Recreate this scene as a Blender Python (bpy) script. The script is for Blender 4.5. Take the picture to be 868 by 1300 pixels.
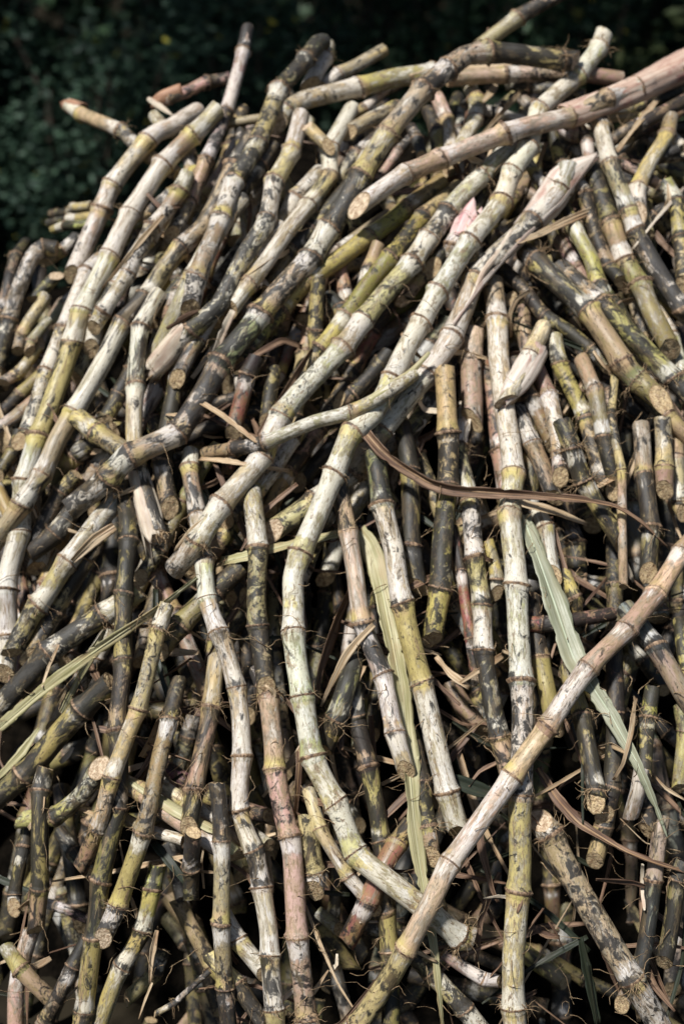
import bpy, math, random, re
import numpy as np
from mathutils import Vector

random.seed(7)
RNG = np.random.default_rng(11)
S = bpy.context.scene
for o in list(bpy.data.objects):
    bpy.data.objects.remove(o, do_unlink=True)
COL = S.collection

# ------------------------------------------------------------------ camera, sky, sun, exposure
CAM = np.array([0.0, 0.0, 1.65])
PITCH = math.radians(-22.0)
FPX = 50.0 / 36.0 * 1300.0            # focal length in pixels of the 868 x 1300 photograph
FW = np.array([0.0, math.cos(PITCH), math.sin(PITCH)])
RT = np.array([1.0, 0.0, 0.0])
UP = np.array([0.0, -math.sin(PITCH), math.cos(PITCH)])

cd = bpy.data.cameras.new('camera')
cam = bpy.data.objects.new('camera', cd)
COL.objects.link(cam)
cam.location = CAM
cam.rotation_euler = (math.radians(90.0) + PITCH, 0, 0)
cd.sensor_fit = 'VERTICAL'
cd.sensor_height = 36.0
cd.lens = 50.0
cd.clip_start = 0.05
cd.clip_end = 600.0
cd.dof.use_dof = True
cd.dof.focus_distance = 1.93
cd.dof.aperture_fstop = 2.9
S.camera = cam

SUN_DIR = Vector((-0.42, -0.48, 1.02)).normalized()     # towards the sun
SUN_EL = math.asin(SUN_DIR.z)
SUN_AZ = math.atan2(SUN_DIR.x, SUN_DIR.y)
w = bpy.data.worlds.new('World')
S.world = w
w.use_nodes = True
nt = w.node_tree
nt.nodes.clear()
sky = nt.nodes.new('ShaderNodeTexSky')
sky.sky_type = 'NISHITA'
sky.sun_disc = False
sky.sun_elevation = SUN_EL
sky.sun_rotation = SUN_AZ % (2 * math.pi)
bg = nt.nodes.new('ShaderNodeBackground')
bg.inputs['Strength'].default_value = 0.05
wo = nt.nodes.new('ShaderNodeOutputWorld')
nt.links.new(sky.outputs[0], bg.inputs[0])
nt.links.new(bg.outputs[0], wo.inputs[0])
ld = bpy.data.lights.new('sun', 'SUN')
ld.energy = 5.0
ld.angle = math.radians(5.0)
ld.color = (1.0, 0.988, 0.965)
sun = bpy.data.objects.new('sun', ld)
COL.objects.link(sun)
sun.location = (0, 0, 8)
sun.rotation_euler = SUN_DIR.to_track_quat('Z', 'Y').to_euler()
S.view_settings.view_transform = 'Standard'
S.view_settings.look = 'None'
S.view_settings.exposure = 0.44
S.view_settings.gamma = 1.0
S.view_settings.use_curve_mapping = False


# ------------------------------------------------------------------ helpers
def ray(u, v):
    u = np.asarray(u, float)[..., None]
    v = np.asarray(v, float)[..., None]
    return FW + RT * (u - 434.0) / FPX + UP * (650.0 - v) / FPX


def at(u, v, d):
    return CAM + ray(u, v) * np.asarray(d, float)[..., None]


def link_mesh(name, verts, faces, mat, parent=None, smooth=True, attrs=None):
    me = bpy.data.meshes.new(name)
    me.from_pydata([tuple(p) for p in np.asarray(verts, float).tolist()], [], faces)
    me.polygons.foreach_set('use_smooth', [smooth] * len(me.polygons))
    for key, (typ, data) in (attrs or {}).items():
        a = me.attributes.new(key, typ, 'POINT')
        field = {'FLOAT': 'value', 'FLOAT_VECTOR': 'vector', 'FLOAT_COLOR': 'color'}[typ]
        a.data.foreach_set(field, np.asarray(data, np.float32).ravel())
    me.materials.append(mat)
    me.update()
    o = bpy.data.objects.new(name, me)
    COL.objects.link(o)
    if parent is not None:
        o.parent = parent
        o.matrix_parent_inverse = parent.matrix_world.inverted()
    return o


def tag(o, label=None, cat=None, group=None, kind=None):
    for k, v in (('label', label), ('category', cat), ('group', group), ('kind', kind)):
        if v:
            o[k] = v
    return o


class NT:
    """small shader-graph helper"""
    def __init__(self, name):
        self.m = bpy.data.materials.new(name)
        self.m.use_nodes = True
        self.t = self.m.node_tree
        self.b = self.t.nodes['Principled BSDF']

    def put(self, sock, v):
        if hasattr(v, 'is_output') or isinstance(v, bpy.types.NodeSocket):
            self.t.links.new(v, sock)
        else:
            sock.default_value = v

    def attr(self, name, out='Vector', typ='GEOMETRY'):
        n = self.t.nodes.new('ShaderNodeAttribute')
        n.attribute_type = typ
        n.attribute_name = name
        return n.outputs[out]

    def math(self, op, a, b=0.0, c=0.0, clamp=False):
        n = self.t.nodes.new('ShaderNodeMath')
        n.operation = op
        n.use_clamp = clamp
        for i, v in enumerate((a, b, c)):
            self.put(n.inputs[i], v)
        return n.outputs[0]

    def vmul(self, a, s):
        n = self.t.nodes.new('ShaderNodeVectorMath')
        n.operation = 'MULTIPLY'
        self.put(n.inputs[0], a)
        n.inputs[1].default_value = s
        return n.outputs[0]

    def noise(self, vec, scale, detail=4.0, rough=0.55, dist=0.0):
        n = self.t.nodes.new('ShaderNodeTexNoise')
        self.put(n.inputs['Vector'], vec)
        n.inputs['Scale'].default_value = scale
        n.inputs['Detail'].default_value = detail
        n.inputs['Roughness'].default_value = rough
        n.inputs['Distortion'].default_value = dist
        return n.outputs['Fac']

    def step(self, v, lo, hi, a=0.0, b=1.0):
        n = self.t.nodes.new('ShaderNodeMapRange')
        n.interpolation_type = 'SMOOTHSTEP'
        self.put(n.inputs['Value'], v)
        self.put(n.inputs['From Min'], lo)
        self.put(n.inputs['From Max'], hi)
        self.put(n.inputs['To Min'], a)
        self.put(n.inputs['To Max'], b)
        return n.outputs[0]

    def mix(self, f, a, b, mode='MIX'):
        n = self.t.nodes.new('ShaderNodeMix')
        n.data_type = 'RGBA'
        n.blend_type = mode
        self.put(n.inputs[0], f)
        self.put(n.inputs[6], a if not isinstance(a, tuple) else (*a, 1.0))
        self.put(n.inputs[7], b if not isinstance(b, tuple) else (*b, 1.0))
        return n.outputs[2]

    def sep(self, v):
        n = self.t.nodes.new('ShaderNodeSeparateXYZ')
        self.put(n.inputs[0], v)
        return n.outputs

    def bump(self, h, strength=0.4, dist=0.002):
        n = self.t.nodes.new('ShaderNodeBump')
        n.inputs['Strength'].default_value = strength
        n.inputs['Distance'].default_value = dist
        self.put(n.inputs['Height'], h)
        self.t.links.new(n.outputs[0], self.b.inputs['Normal'])

    def done(self, color, rough=0.6, spec=0.4):
        self.put(self.b.inputs['Base Color'], color)
        self.put(self.b.inputs['Roughness'], rough)
        self.b.inputs['Specular IOR Level'].default_value = spec
        return self.m


# ------------------------------------------------------------------ materials
def rind_material(name, node=False):
    g = NT(name)
    cv = g.attr('cv')
    tint = g.attr('tint', 'Color')
    amt = g.sep(g.attr('amt'))
    wax_a, soot_a, band = amt[0], amt[1], amt[2]
    streak = g.vmul(cv, (1.0, 1.0, 0.20))
    mid = g.vmul(cv, (1.0, 1.0, 0.42))
    blot = g.vmul(cv, (1.0, 1.0, 0.70))
    n_streak = g.noise(streak, 120.0, 6.0, 0.66, 0.4)
    n_fine = g.noise(streak, 560.0, 3.0, 0.6)
    n_mid = g.noise(mid, 105.0, 7.0, 0.70, 0.7)
    n_blot = g.noise(blot, 50.0, 9.0, 0.70, 1.0)
    n_big = g.noise(blot, 26.0, 3.0, 0.55)
    n_speck = g.noise(blot, 420.0, 3.0, 0.62)
    # rind colour with green / brown drift
    col = g.mix(g.step(n_mid, 0.42, 0.60), tint, g.mix(0.6, tint, (0.19, 0.145, 0.05)))
    col = g.mix(g.step(n_streak, 0.50, 0.66, 0.0, 0.55), col, (0.15, 0.125, 0.06))
    # yellow growth ring
    col = g.mix(g.math('MULTIPLY', band, 0.85, clamp=True), col, g.mix(g.step(n_big, 0.42, 0.58), (0.45, 0.37, 0.12), (0.44, 0.30, 0.17)))
    # grey weathered film
    comb = g.math('ADD', g.math('MULTIPLY', n_mid, 0.60), g.math('MULTIPLY', n_big, 0.40))
    tg = g.math('SUBTRACT', 0.66, g.math('MULTIPLY', wax_a, 0.30))
    film = g.step(comb, tg, g.math('ADD', tg, 0.10), 0.0, 0.55)
    col = g.mix(film, col, g.mix(g.step(n_fine, 0.35, 0.65), (0.27, 0.255, 0.235), (0.11, 0.092, 0.074)))
    # pale wax bloom in streaks and patches
    th = g.math('SUBTRACT', 0.735, g.math('MULTIPLY', wax_a, 0.325))
    comb2 = g.math('ADD', g.math('MULTIPLY', n_streak, 0.55), g.math('ADD', g.math('MULTIPLY', n_blot, 0.20), g.math('MULTIPLY', n_big, 0.25)))
    wax = g.step(comb2, th, g.math('ADD', th, 0.085), 0.0, 0.88)
    waxc = g.mix(g.step(n_fine, 0.35, 0.7), (0.65, 0.635, 0.615), (0.36, 0.335, 0.315))
    waxc = g.mix(g.step(n_mid, 0.48, 0.62, 0.0, 0.55), waxc, (0.50, 0.44, 0.33))
    waxc = g.mix(g.step(n_big, 0.40, 0.60, 0.0, 0.75), waxc, (0.60, 0.555, 0.47))
    waxc = g.mix(0.26, waxc, tint)
    col = g.mix(wax, col, waxc)
    # brown scuffs
    br = g.step(g.noise(streak, 170.0, 7.0, 0.74, 0.9), 0.545, 0.60, 0.0, 0.8)
    col = g.mix(br, col, g.mix(g.step(n_speck, 0.4, 0.6), (0.24, 0.165, 0.095), (0.11, 0.075, 0.045)))
    # sooty mould: sharp edged blotches and specks
    ts = g.math('SUBTRACT', 0.650, g.math('MULTIPLY', soot_a, 0.270))
    sv = g.math('ADD', g.math('MULTIPLY', n_blot, 0.66), g.math('ADD', g.math('MULTIPLY', n_big, 0.20), g.math('MULTIPLY', n_streak, 0.14)))
    soot = g.step(sv, ts, g.math('ADD', ts, 0.06), 0.0, 0.93)
    sp = g.step(n_speck, g.math('SUBTRACT', 0.68, g.math('MULTIPLY', soot_a, 0.15)), 0.69, 0.0, 0.85)
    soot = g.math('MAXIMUM', soot, sp)
    sootc = g.mix(g.step(n_fine, 0.42, 0.72), (0.006, 0.006, 0.0065), (0.022, 0.020, 0.018))
    col = g.mix(soot, col, sootc)
    n_br = g.noise(mid, 30.0, 8.0, 0.70, 1.3)
    bru = g.step(n_br, g.math('SUBTRACT', 0.68, g.math('MULTIPLY', soot_a, 0.20)), g.math('SUBTRACT', 0.74, g.math('MULTIPLY', soot_a, 0.20)), 0.0, 0.9)
    col = g.mix(bru, col, g.mix(g.step(n_mid, 0.42, 0.6), (0.018, 0.015, 0.013), (0.085, 0.062, 0.034)))
    h = g.math('ADD', g.math('MULTIPLY', n_streak, 0.5), g.math('MULTIPLY', n_speck, 0.4))
    h = g.math('ADD', h, g.math('MULTIPLY', soot, 0.2))
    if node:
        scar_a = g.attr('scar', 'Fac')
        n1 = g.noise(g.vmul(cv, (1, 1, 0.6)), 190.0, 6.0, 0.72, 0.6)
        scar = g.mix(g.step(n1, 0.40, 0.64), (0.055, 0.030, 0.018), (0.30, 0.20, 0.12))
        vo = g.t.nodes.new('ShaderNodeTexVoronoi')
        g.put(vo.inputs['Vector'], cv)
        vo.inputs['Scale'].default_value = 250.0
        dots = g.step(vo.outputs['Distance'], 0.18, 0.32, 0.75, 0.0)
        col = g.mix(g.math('MULTIPLY', dots, g.step(scar_a, 0.04, 0.15)), col, (0.13, 0.08, 0.045))
        col = g.mix(g.step(g.math('ADD', scar_a, g.math('MULTIPLY', g.math('SUBTRACT', n1, 0.5), 1.1)), 0.38, 0.62), col, scar)
        h = g.math('ADD', h, n1)
    g.bump(h, 0.6, 0.0016)
    rough = g.mix(soot, (0.46, 0.46, 0.46), (0.58, 0.58, 0.58))
    return g.done(col, rough, 0.36)


def cut_material():
    g = NT('cane_cut_face')
    cv = g.attr('cv')
    s = g.sep(cv)
    r = g.math('SQRT', g.math('ADD', g.math('POWER', s[0], 2.0), g.math('POWER', s[1], 2.0)))
    tint = g.attr('tint', 'Color')
    n = g.noise(cv, 3.0, 5.0, 0.65)
    col = g.mix(g.step(n, 0.42, 0.58), tint, g.mix(0.75, tint, (0.20, 0.11, 0.055)))
    col = g.mix(g.step(g.noise(g.vmul(cv, (9.0, 0.8, 1.0)), 2.0, 4.0, 0.6), 0.45, 0.62, 0.0, 0.5), col, (0.62, 0.50, 0.34))
    vo = g.t.nodes.new('ShaderNodeTexVoronoi')
    g.put(vo.inputs['Vector'], cv)
    vo.inputs['Scale'].default_value = 7.5
    col = g.mix(g.step(vo.outputs['Distance'], 0.14, 0.30, 0.28, 0.0), col, (0.17, 0.10, 0.05))
    col = g.mix(g.step(r, 0.86, 0.95, 0.0, 0.8), col, (0.17, 0.12, 0.06))
    g.bump(g.math('ADD', n, vo.outputs['Distance']), 0.7, 0.0015)
    return g.done(col, 0.75, 0.25)


def leaf_material(name, c1, c2, c3, gloss=0.5, trans=0.25, speck=0.8):
    g = NT(name)
    cv = g.attr('cv')                       # x across, y seed, z along (metres)
    n = g.noise(g.vmul(cv, (1.0, 1.0, 0.03)), 420.0, 4.0, 0.6)
    n2 = g.noise(g.vmul(cv, (1.0, 1.0, 0.25)), 55.0, 5.0, 0.62, 0.4)
    n3 = g.noise(g.vmul(cv, (1.0, 1.0, 0.5)), 170.0, 4.0, 0.7)
    col = g.mix(g.step(n, 0.36, 0.64), c1, c2)
    col = g.mix(g.step(n2, 0.46, 0.66, 0.0, 0.85), col, c3)
    col = g.mix(g.step(n3, 0.62, 0.70, 0.0, speck), col, (0.05, 0.035, 0.02))
    g.bump(n, 0.6, 0.0012)
    g.done(col, gloss, 0.4)
    t = g.t
    tr = t.nodes.new('ShaderNodeBsdfTranslucent')
    g.put(tr.inputs['Color'], col)
    mx = t.nodes.new('ShaderNodeMixShader')
    mx.inputs[0].default_value = trans
    t.links.new(g.b.outputs[0], mx.inputs[1])
    t.links.new(tr.outputs[0], mx.inputs[2])
    t.links.new(mx.outputs[0], t.nodes['Material Output'].inputs['Surface'])
    return g.m


def simple(name, c1, c2, scale, rough=0.8):
    g = NT(name)
    tc = g.t.nodes.new('ShaderNodeTexCoord').outputs['Object']
    n = g.noise(tc, scale, 6.0, 0.65)
    g.bump(n, 0.6, 0.01)
    return g.done(g.mix(g.step(n, 0.38, 0.64), c1, c2), rough, 0.25)


M_RIND = rind_material('cane_rind')
M_NODE = rind_material('cane_node', True)
M_CUT = cut_material()
M_ROOT = simple('root_fibre', (0.20, 0.125, 0.065), (0.40, 0.29, 0.17), 160.0)
LEAF = {
    'green': leaf_material('green_leaf', (0.215, 0.225, 0.14), (0.385, 0.385, 0.28), (0.31, 0.295, 0.185), 0.42, 0.25, 0.15),
    'olive': leaf_material('yellow_green_leaf', (0.31, 0.285, 0.13), (0.53, 0.48, 0.29), (0.40, 0.31, 0.16), 0.5, 0.25, 0.35),
    'tan': leaf_material('dry_leaf', (0.42, 0.29, 0.16), (0.62, 0.49, 0.33), (0.32, 0.19, 0.10), 0.6),
    'pale': leaf_material('pale_sheath', (0.60, 0.50, 0.36), (0.72, 0.64, 0.52), (0.50, 0.36, 0.27), 0.55),
    'brown': leaf_material('brown_leaf', (0.055, 0.030, 0.018), (0.25, 0.155, 0.095), (0.10, 0.052, 0.032), 0.6, 0.12),
    'husk': leaf_material('pink_husk', (0.50, 0.405, 0.325), (0.66, 0.59, 0.51), (0.34, 0.19, 0.145), 0.5, 0.1),
    'redhusk': leaf_material('reddish_sheath', (0.42, 0.27, 0.20), (0.60, 0.48, 0.38), (0.24, 0.085, 0.07), 0.5, 0.1),
    'pinkhusk': leaf_material('pink_torn_sheath', (0.55, 0.36, 0.33), (0.66, 0.50, 0.46), (0.42, 0.16, 0.17), 0.5, 0.1),
    'rust': leaf_material('rust_sheath', (0.26, 0.13, 0.075), (0.40, 0.23, 0.14), (0.18, 0.09, 0.05), 0.6, 0.1),
    'dark': leaf_material('dark_leaf', (0.014, 0.020, 0.012), (0.034, 0.042, 0.024), (0.03, 0.028, 0.015), 0.5),
}
M_RIB = {k: leaf_material(k + '_midrib', a, b, c, 0.5) for k, a, b, c in (
    ('green', (0.46, 0.50, 0.36), (0.55, 0.58, 0.44), (0.42, 0.45, 0.3)),
    ('olive', (0.50, 0.48, 0.28), (0.60, 0.56, 0.36), (0.45, 0.38, 0.2)),
    ('brown', (0.30, 0.18, 0.09), (0.42, 0.28, 0.16), (0.2, 0.1, 0.05)),
    ('tan', (0.50, 0.38, 0.24), (0.62, 0.50, 0.34), (0.4, 0.26, 0.15)))}
M_SOIL = simple('bare_soil', (0.009, 0.008, 0.006), (0.022, 0.018, 0.012), 6.0, 0.95)
M_SOIL.node_tree.nodes['Principled BSDF'].inputs['Specular IOR Level'].default_value = 0.0
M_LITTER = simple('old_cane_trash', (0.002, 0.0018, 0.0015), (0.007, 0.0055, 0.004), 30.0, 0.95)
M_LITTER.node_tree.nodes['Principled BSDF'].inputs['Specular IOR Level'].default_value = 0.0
M_BARK = simple('bark', (0.05, 0.038, 0.028), (0.12, 0.09, 0.065), 22.0, 0.9)


def foliage_material(name, a, b, c):
    g = NT(name)
    oi = g.attr('lc', 'Fac')
    col = g.mix(g.step(oi, 0.0, 0.8), a, b)
    col = g.mix(g.step(oi, 0.990, 0.992), col, c)
    g.done(col, 0.55, 0.18)
    return g.m


# ------------------------------------------------------------------ ground
def smooth(a, b, x):
    t = np.clip((x - a) / (b - a), 0, 1)
    return t * t * (3 - 2 * t)


gv, gf = [], []
n = 40
for j in range(n + 1):
    for i in range(n + 1):
        gx = math.copysign(abs(i / n * 2 - 1) ** 2.6 * 300, i / n * 2 - 1)
        gy = math.copysign(abs(j / n * 2 - 1) ** 2.6 * 300, j / n * 2 - 1)
        gv.append((gx, gy, 0.02 * math.sin(gx * 1.7) * math.cos(gy * 1.3) - 0.02))
for j in range(n):
    for i in range(n):
        a = j * (n + 1) + i
        gf.append((a, a + 1, a + n + 2, a + n + 1))
tag(link_mesh('ground', gv, gf, M_SOIL), 'dark bare soil under and around the heap of cane', None, None, 'structure')


# ------------------------------------------------------------------ the heap's body
def heap(x, y):
    """height of the heap's resting surface"""
    left = smooth(0.10, 0.78, -x)
    front = (y - 1.20 - 0.24 * left) * 1.02
    crest = 1.40 - 0.34 * left + 0.03 * smooth(0.2, 0.7, x)
    back = 1.40 - (y - 3.15) * 0.9
    side = 1.40 - (np.abs(x) - 1.15) * 1.1
    k = 0.055
    foot = (y - 1.46 - 0.18 * left) * 1.9
    return -k * np.log(np.exp(-front / k) + np.exp(-foot / k) + np.exp(-crest / k) + np.exp(-back / k) + np.exp(-side / k))


hv, hf = [], []
xs = np.linspace(-2.3, 2.3, 93)
ys = np.linspace(1.2, 4.9, 75)
for yy in ys:
    for xx in xs:
        z = float(heap(xx * 0.97, yy - 0.30)) - 0.17 - 0.10 * float(smooth(0.2, 0.7, -xx))
        hv.append((xx, yy, max(z, -0.05) + RNG.normal(0, 0.012)))
for j in range(len(ys) - 1):
    for i in range(len(xs) - 1):
        a = j * len(xs) + i
        hf.append((a, a + 1, a + len(xs) + 1, a + len(xs)))
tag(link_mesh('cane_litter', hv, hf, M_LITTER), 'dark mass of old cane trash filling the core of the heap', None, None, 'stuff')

# depth grid of the resting surface, in photograph pixels (3 px cells, 150 px margin)
CELL, MARG = 3.0, 150.0
GW, GH = int((868 + 2 * MARG) / CELL), int((1300 + 2 * MARG) / CELL)
gu = (np.arange(GW) + 0.5) * CELL - MARG
gvv = (np.arange(GH) + 0.5) * CELL - MARG
UU, VV = np.meshgrid(gu, gvv)
RAY = ray(UU, VV)
BASE = np.full(UU.shape, np.nan)
for d in np.arange(1.2, 4.2, 0.012):
    P = CAM + RAY * d
    hit = np.isnan(BASE) & (heap(P[..., 0], P[..., 1]) >= P[..., 2]) & (P[..., 1] < 3.4)
    BASE[hit] = d
for i in range(GW):                                     # rays over the crest take the crest's depth
    colm = BASE[:, i]
    ok = np.where(~np.isnan(colm))[0]
    if len(ok):
        colm[:ok[0]] = colm[min(ok[0] + 6, GH - 1)]
    BASE[:, i] = colm
BASE = np.where(np.isnan(BASE), 2.7, BASE)
FRONT = BASE.copy()
OWNER = np.full(UU.shape, -1, int)


def cell(u, v):
    return (np.clip(((np.asarray(v) + MARG) / CELL).astype(int), 0, GH - 1),
            np.clip(((np.asarray(u) + MARG) / CELL).astype(int), 0, GW - 1))


def catmull(pts, step=4.0):
    p = np.asarray(pts, float)
    if len(p) == 2:
        n = max(3, int(np.linalg.norm(p[1] - p[0]) / step))
        return p[0] + (p[1] - p[0]) * np.linspace(0, 1, n)[:, None]
    q = np.vstack([2 * p[0] - p[1], p, 2 * p[-1] - p[-2]])
    out = []
    for i in range(1, len(q) - 2):
        n = max(2, int(np.linalg.norm(q[i + 1] - q[i]) / step))
        t = np.linspace(0, 1, n, endpoint=False)[:, None]
        a, b, c, d = q[i - 1], q[i], q[i + 1], q[i + 2]
        m1, m2 = (c - a) * 0.5 * 0.40, (d - b) * 0.5 * 0.40
        out.append((2 * t**3 - 3 * t**2 + 1) * b + (t**3 - 2 * t**2 + t) * m1 + (-2 * t**3 + 3 * t**2) * c + (t**3 - t**2) * m2)
    out.append(p[-1:])
    return np.vstack(out)


def gauss(a, sig):
    if sig < 0.3 or len(a) < 4:
        return a
    r = int(3 * sig) + 1
    k = np.exp(-0.5 * (np.arange(-r, r + 1) / sig) ** 2)
    k /= k.sum()
    ext = np.concatenate([2 * a[0] - a[1:r + 1][::-1] if len(a) > r else np.full(r, a[0]), a,
                          2 * a[-1] - a[-r - 1:-1][::-1] if len(a) > r else np.full(r, a[-1])])
    return np.convolve(ext, k, 'valid')


def lower_hull(s, c):
    hull = []
    for i in range(len(s)):
        while len(hull) > 1:
            a, b = hull[-2], hull[-1]
            if (c[b] - c[a]) * (s[i] - s[a]) >= (c[i] - c[a]) * (s[b] - s[a]):
                hull.pop()
            else:
                break
        hull.append(i)
    return np.interp(s, s[hull], c[hull])


def settle(line, width, soft=0.80, sink=0.0, flat=False, free=False):
    """lay a stick seen along a pixel line on whatever lies there already; returns its depth along the line"""
    half = width / 2.0
    tang = np.gradient(line, axis=0)
    tang /= np.linalg.norm(tang, axis=1)[:, None] + 1e-9
    nrm = np.stack([-tang[:, 1], tang[:, 0]], 1)
    src = BASE if free else FRONT
    c = np.full(len(line), 9.0)
    for k in (-0.6, 0.0, 0.6):
        q = line + nrm * (half * k)
        c = np.minimum(c, src[cell(q[:, 0], q[:, 1])])
    rad = half * c / FPX
    c = c - (0.0035 if flat else rad * soft) + sink
    s = np.concatenate([[0], np.cumsum(np.linalg.norm(np.diff(line, axis=0), axis=1))])
    d = lower_hull(s, c)
    sig = (14 if flat else 26) / max(1.0, s[-1] / max(1, len(s) - 1))
    return gauss(d, min(sig, len(d) / 5.0))


def stamp(line, d, width, owner, flat=False):
    half = width / 2.0
    R = int(half / CELL) + 2
    oy, ox = np.mgrid[-R:R + 1, -R:R + 1]
    for (u, v), z in zip(line[::1], d[::1]):
        iy, ix = int((v + MARG) / CELL), int((u + MARG) / CELL)
        if iy < R or ix < R or iy >= GH - R or ix >= GW - R:
            continue
        du = gu[ix - R:ix + R + 1][None, :] - u
        dv = gvv[iy - R:iy + R + 1][:, None] - v
        rr = (du * du + dv * dv) / (half * half)
        bulge = (0.002 if flat else half * z / FPX) * np.sqrt(np.clip(1 - rr, 0, 1))
        zz = np.where(rr < 1, z - bulge, 99.0)
        sl = (slice(iy - R, iy + R + 1), slice(ix - R, ix + R + 1))
        win = zz < FRONT[sl]
        FRONT[sl] = np.where(win, zz, FRONT[sl])
        OWNER[sl] = np.where(win, owner, OWNER[sl])


# ------------------------------------------------------------------ cane building
# style: rind colour, wax amount, soot amount
STYLE = {
    'w': ((0.39, 0.33, 0.18), 0.84, 0.46),
    'v': ((0.39, 0.345, 0.13), 0.74, 0.42),
    'y': ((0.30, 0.265, 0.065), 0.48, 0.50),
    'g': ((0.29, 0.25, 0.14), 0.80, 0.54),
    'W': ((0.40, 0.35, 0.18), 0.93, 0.30),
    'C': ((0.45, 0.39, 0.19), 1.02, 0.06),
    'A': ((0.42, 0.31, 0.20), 0.70, 0.28),
    'N': ((0.46, 0.35, 0.25), 0.86, 0.22),
    'o': ((0.175, 0.15, 0.06), 0.50, 0.54),
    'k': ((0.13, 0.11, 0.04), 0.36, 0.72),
    'p': ((0.38, 0.255, 0.205), 0.64, 0.36),
    'r': ((0.19, 0.07, 0.05), 0.38, 0.48),
    'u': ((0.16, 0.075, 0.095), 0.38, 0.34),
    't': ((0.35, 0.26, 0.165), 0.58, 0.36),
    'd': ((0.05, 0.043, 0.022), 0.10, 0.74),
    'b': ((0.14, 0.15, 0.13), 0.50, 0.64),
}


def frames(P):
    T = np.gradient(P, axis=0)
    T /= np.linalg.norm(T, axis=1)[:, None] + 1e-12
    up = np.array([0.3, -0.6, 0.7])
    n0 = up - T[0] * up.dot(T[0])
    n0 /= np.linalg.norm(n0)
    N = [n0]
    for i in range(1, len(P)):
        v = N[-1] - T[i] * N[-1].dot(T[i])
        N.append(v / (np.linalg.norm(v) + 1e-12))
    N = np.array(N)
    return T, N, np.cross(T, N)


def tube_faces(nr, ns):
    f = []
    for i in range(nr - 1):
        for j in range(ns):
            k = (j + 1) % ns
            f.append((i * ns + j, i * ns + k, (i + 1) * ns + k, (i + 1) * ns + j))
    return f


def resample(P, ds):
    L = np.concatenate([[0], np.cumsum(np.linalg.norm(np.diff(P, axis=0), axis=1))])
    n = max(5, int(L[-1] / ds) + 1)
    s = np.linspace(0, L[-1], n)
    return s, np.stack([np.interp(s, L, P[:, k]) for k in range(3)], 1)


def hair_tube(verts, faces, p0, d0, length, r0, sag, rng, seg=5):
    pts = [p0]
    d = d0 / np.linalg.norm(d0)
    for i in range(seg):
        d = d + rng.normal(0, 0.30, 3) + np.array([0, 0, -sag])
        d /= np.linalg.norm(d)
        pts.append(pts[-1] + d * length / seg)
    pts = np.array(pts)
    T, N, B = frames(pts)
    b = len(verts)
    for i in range(seg + 1):
        r = r0 * (1 - 0.75 * i / seg)
        for j in range(3):
            a = j * 2.0944
            verts.append(pts[i] + (N[i] * math.cos(a) + B[i] * math.sin(a)) * r)
    faces.extend([tuple(b + q for q in f) for f in tube_faces(seg + 1, 3)])


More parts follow.
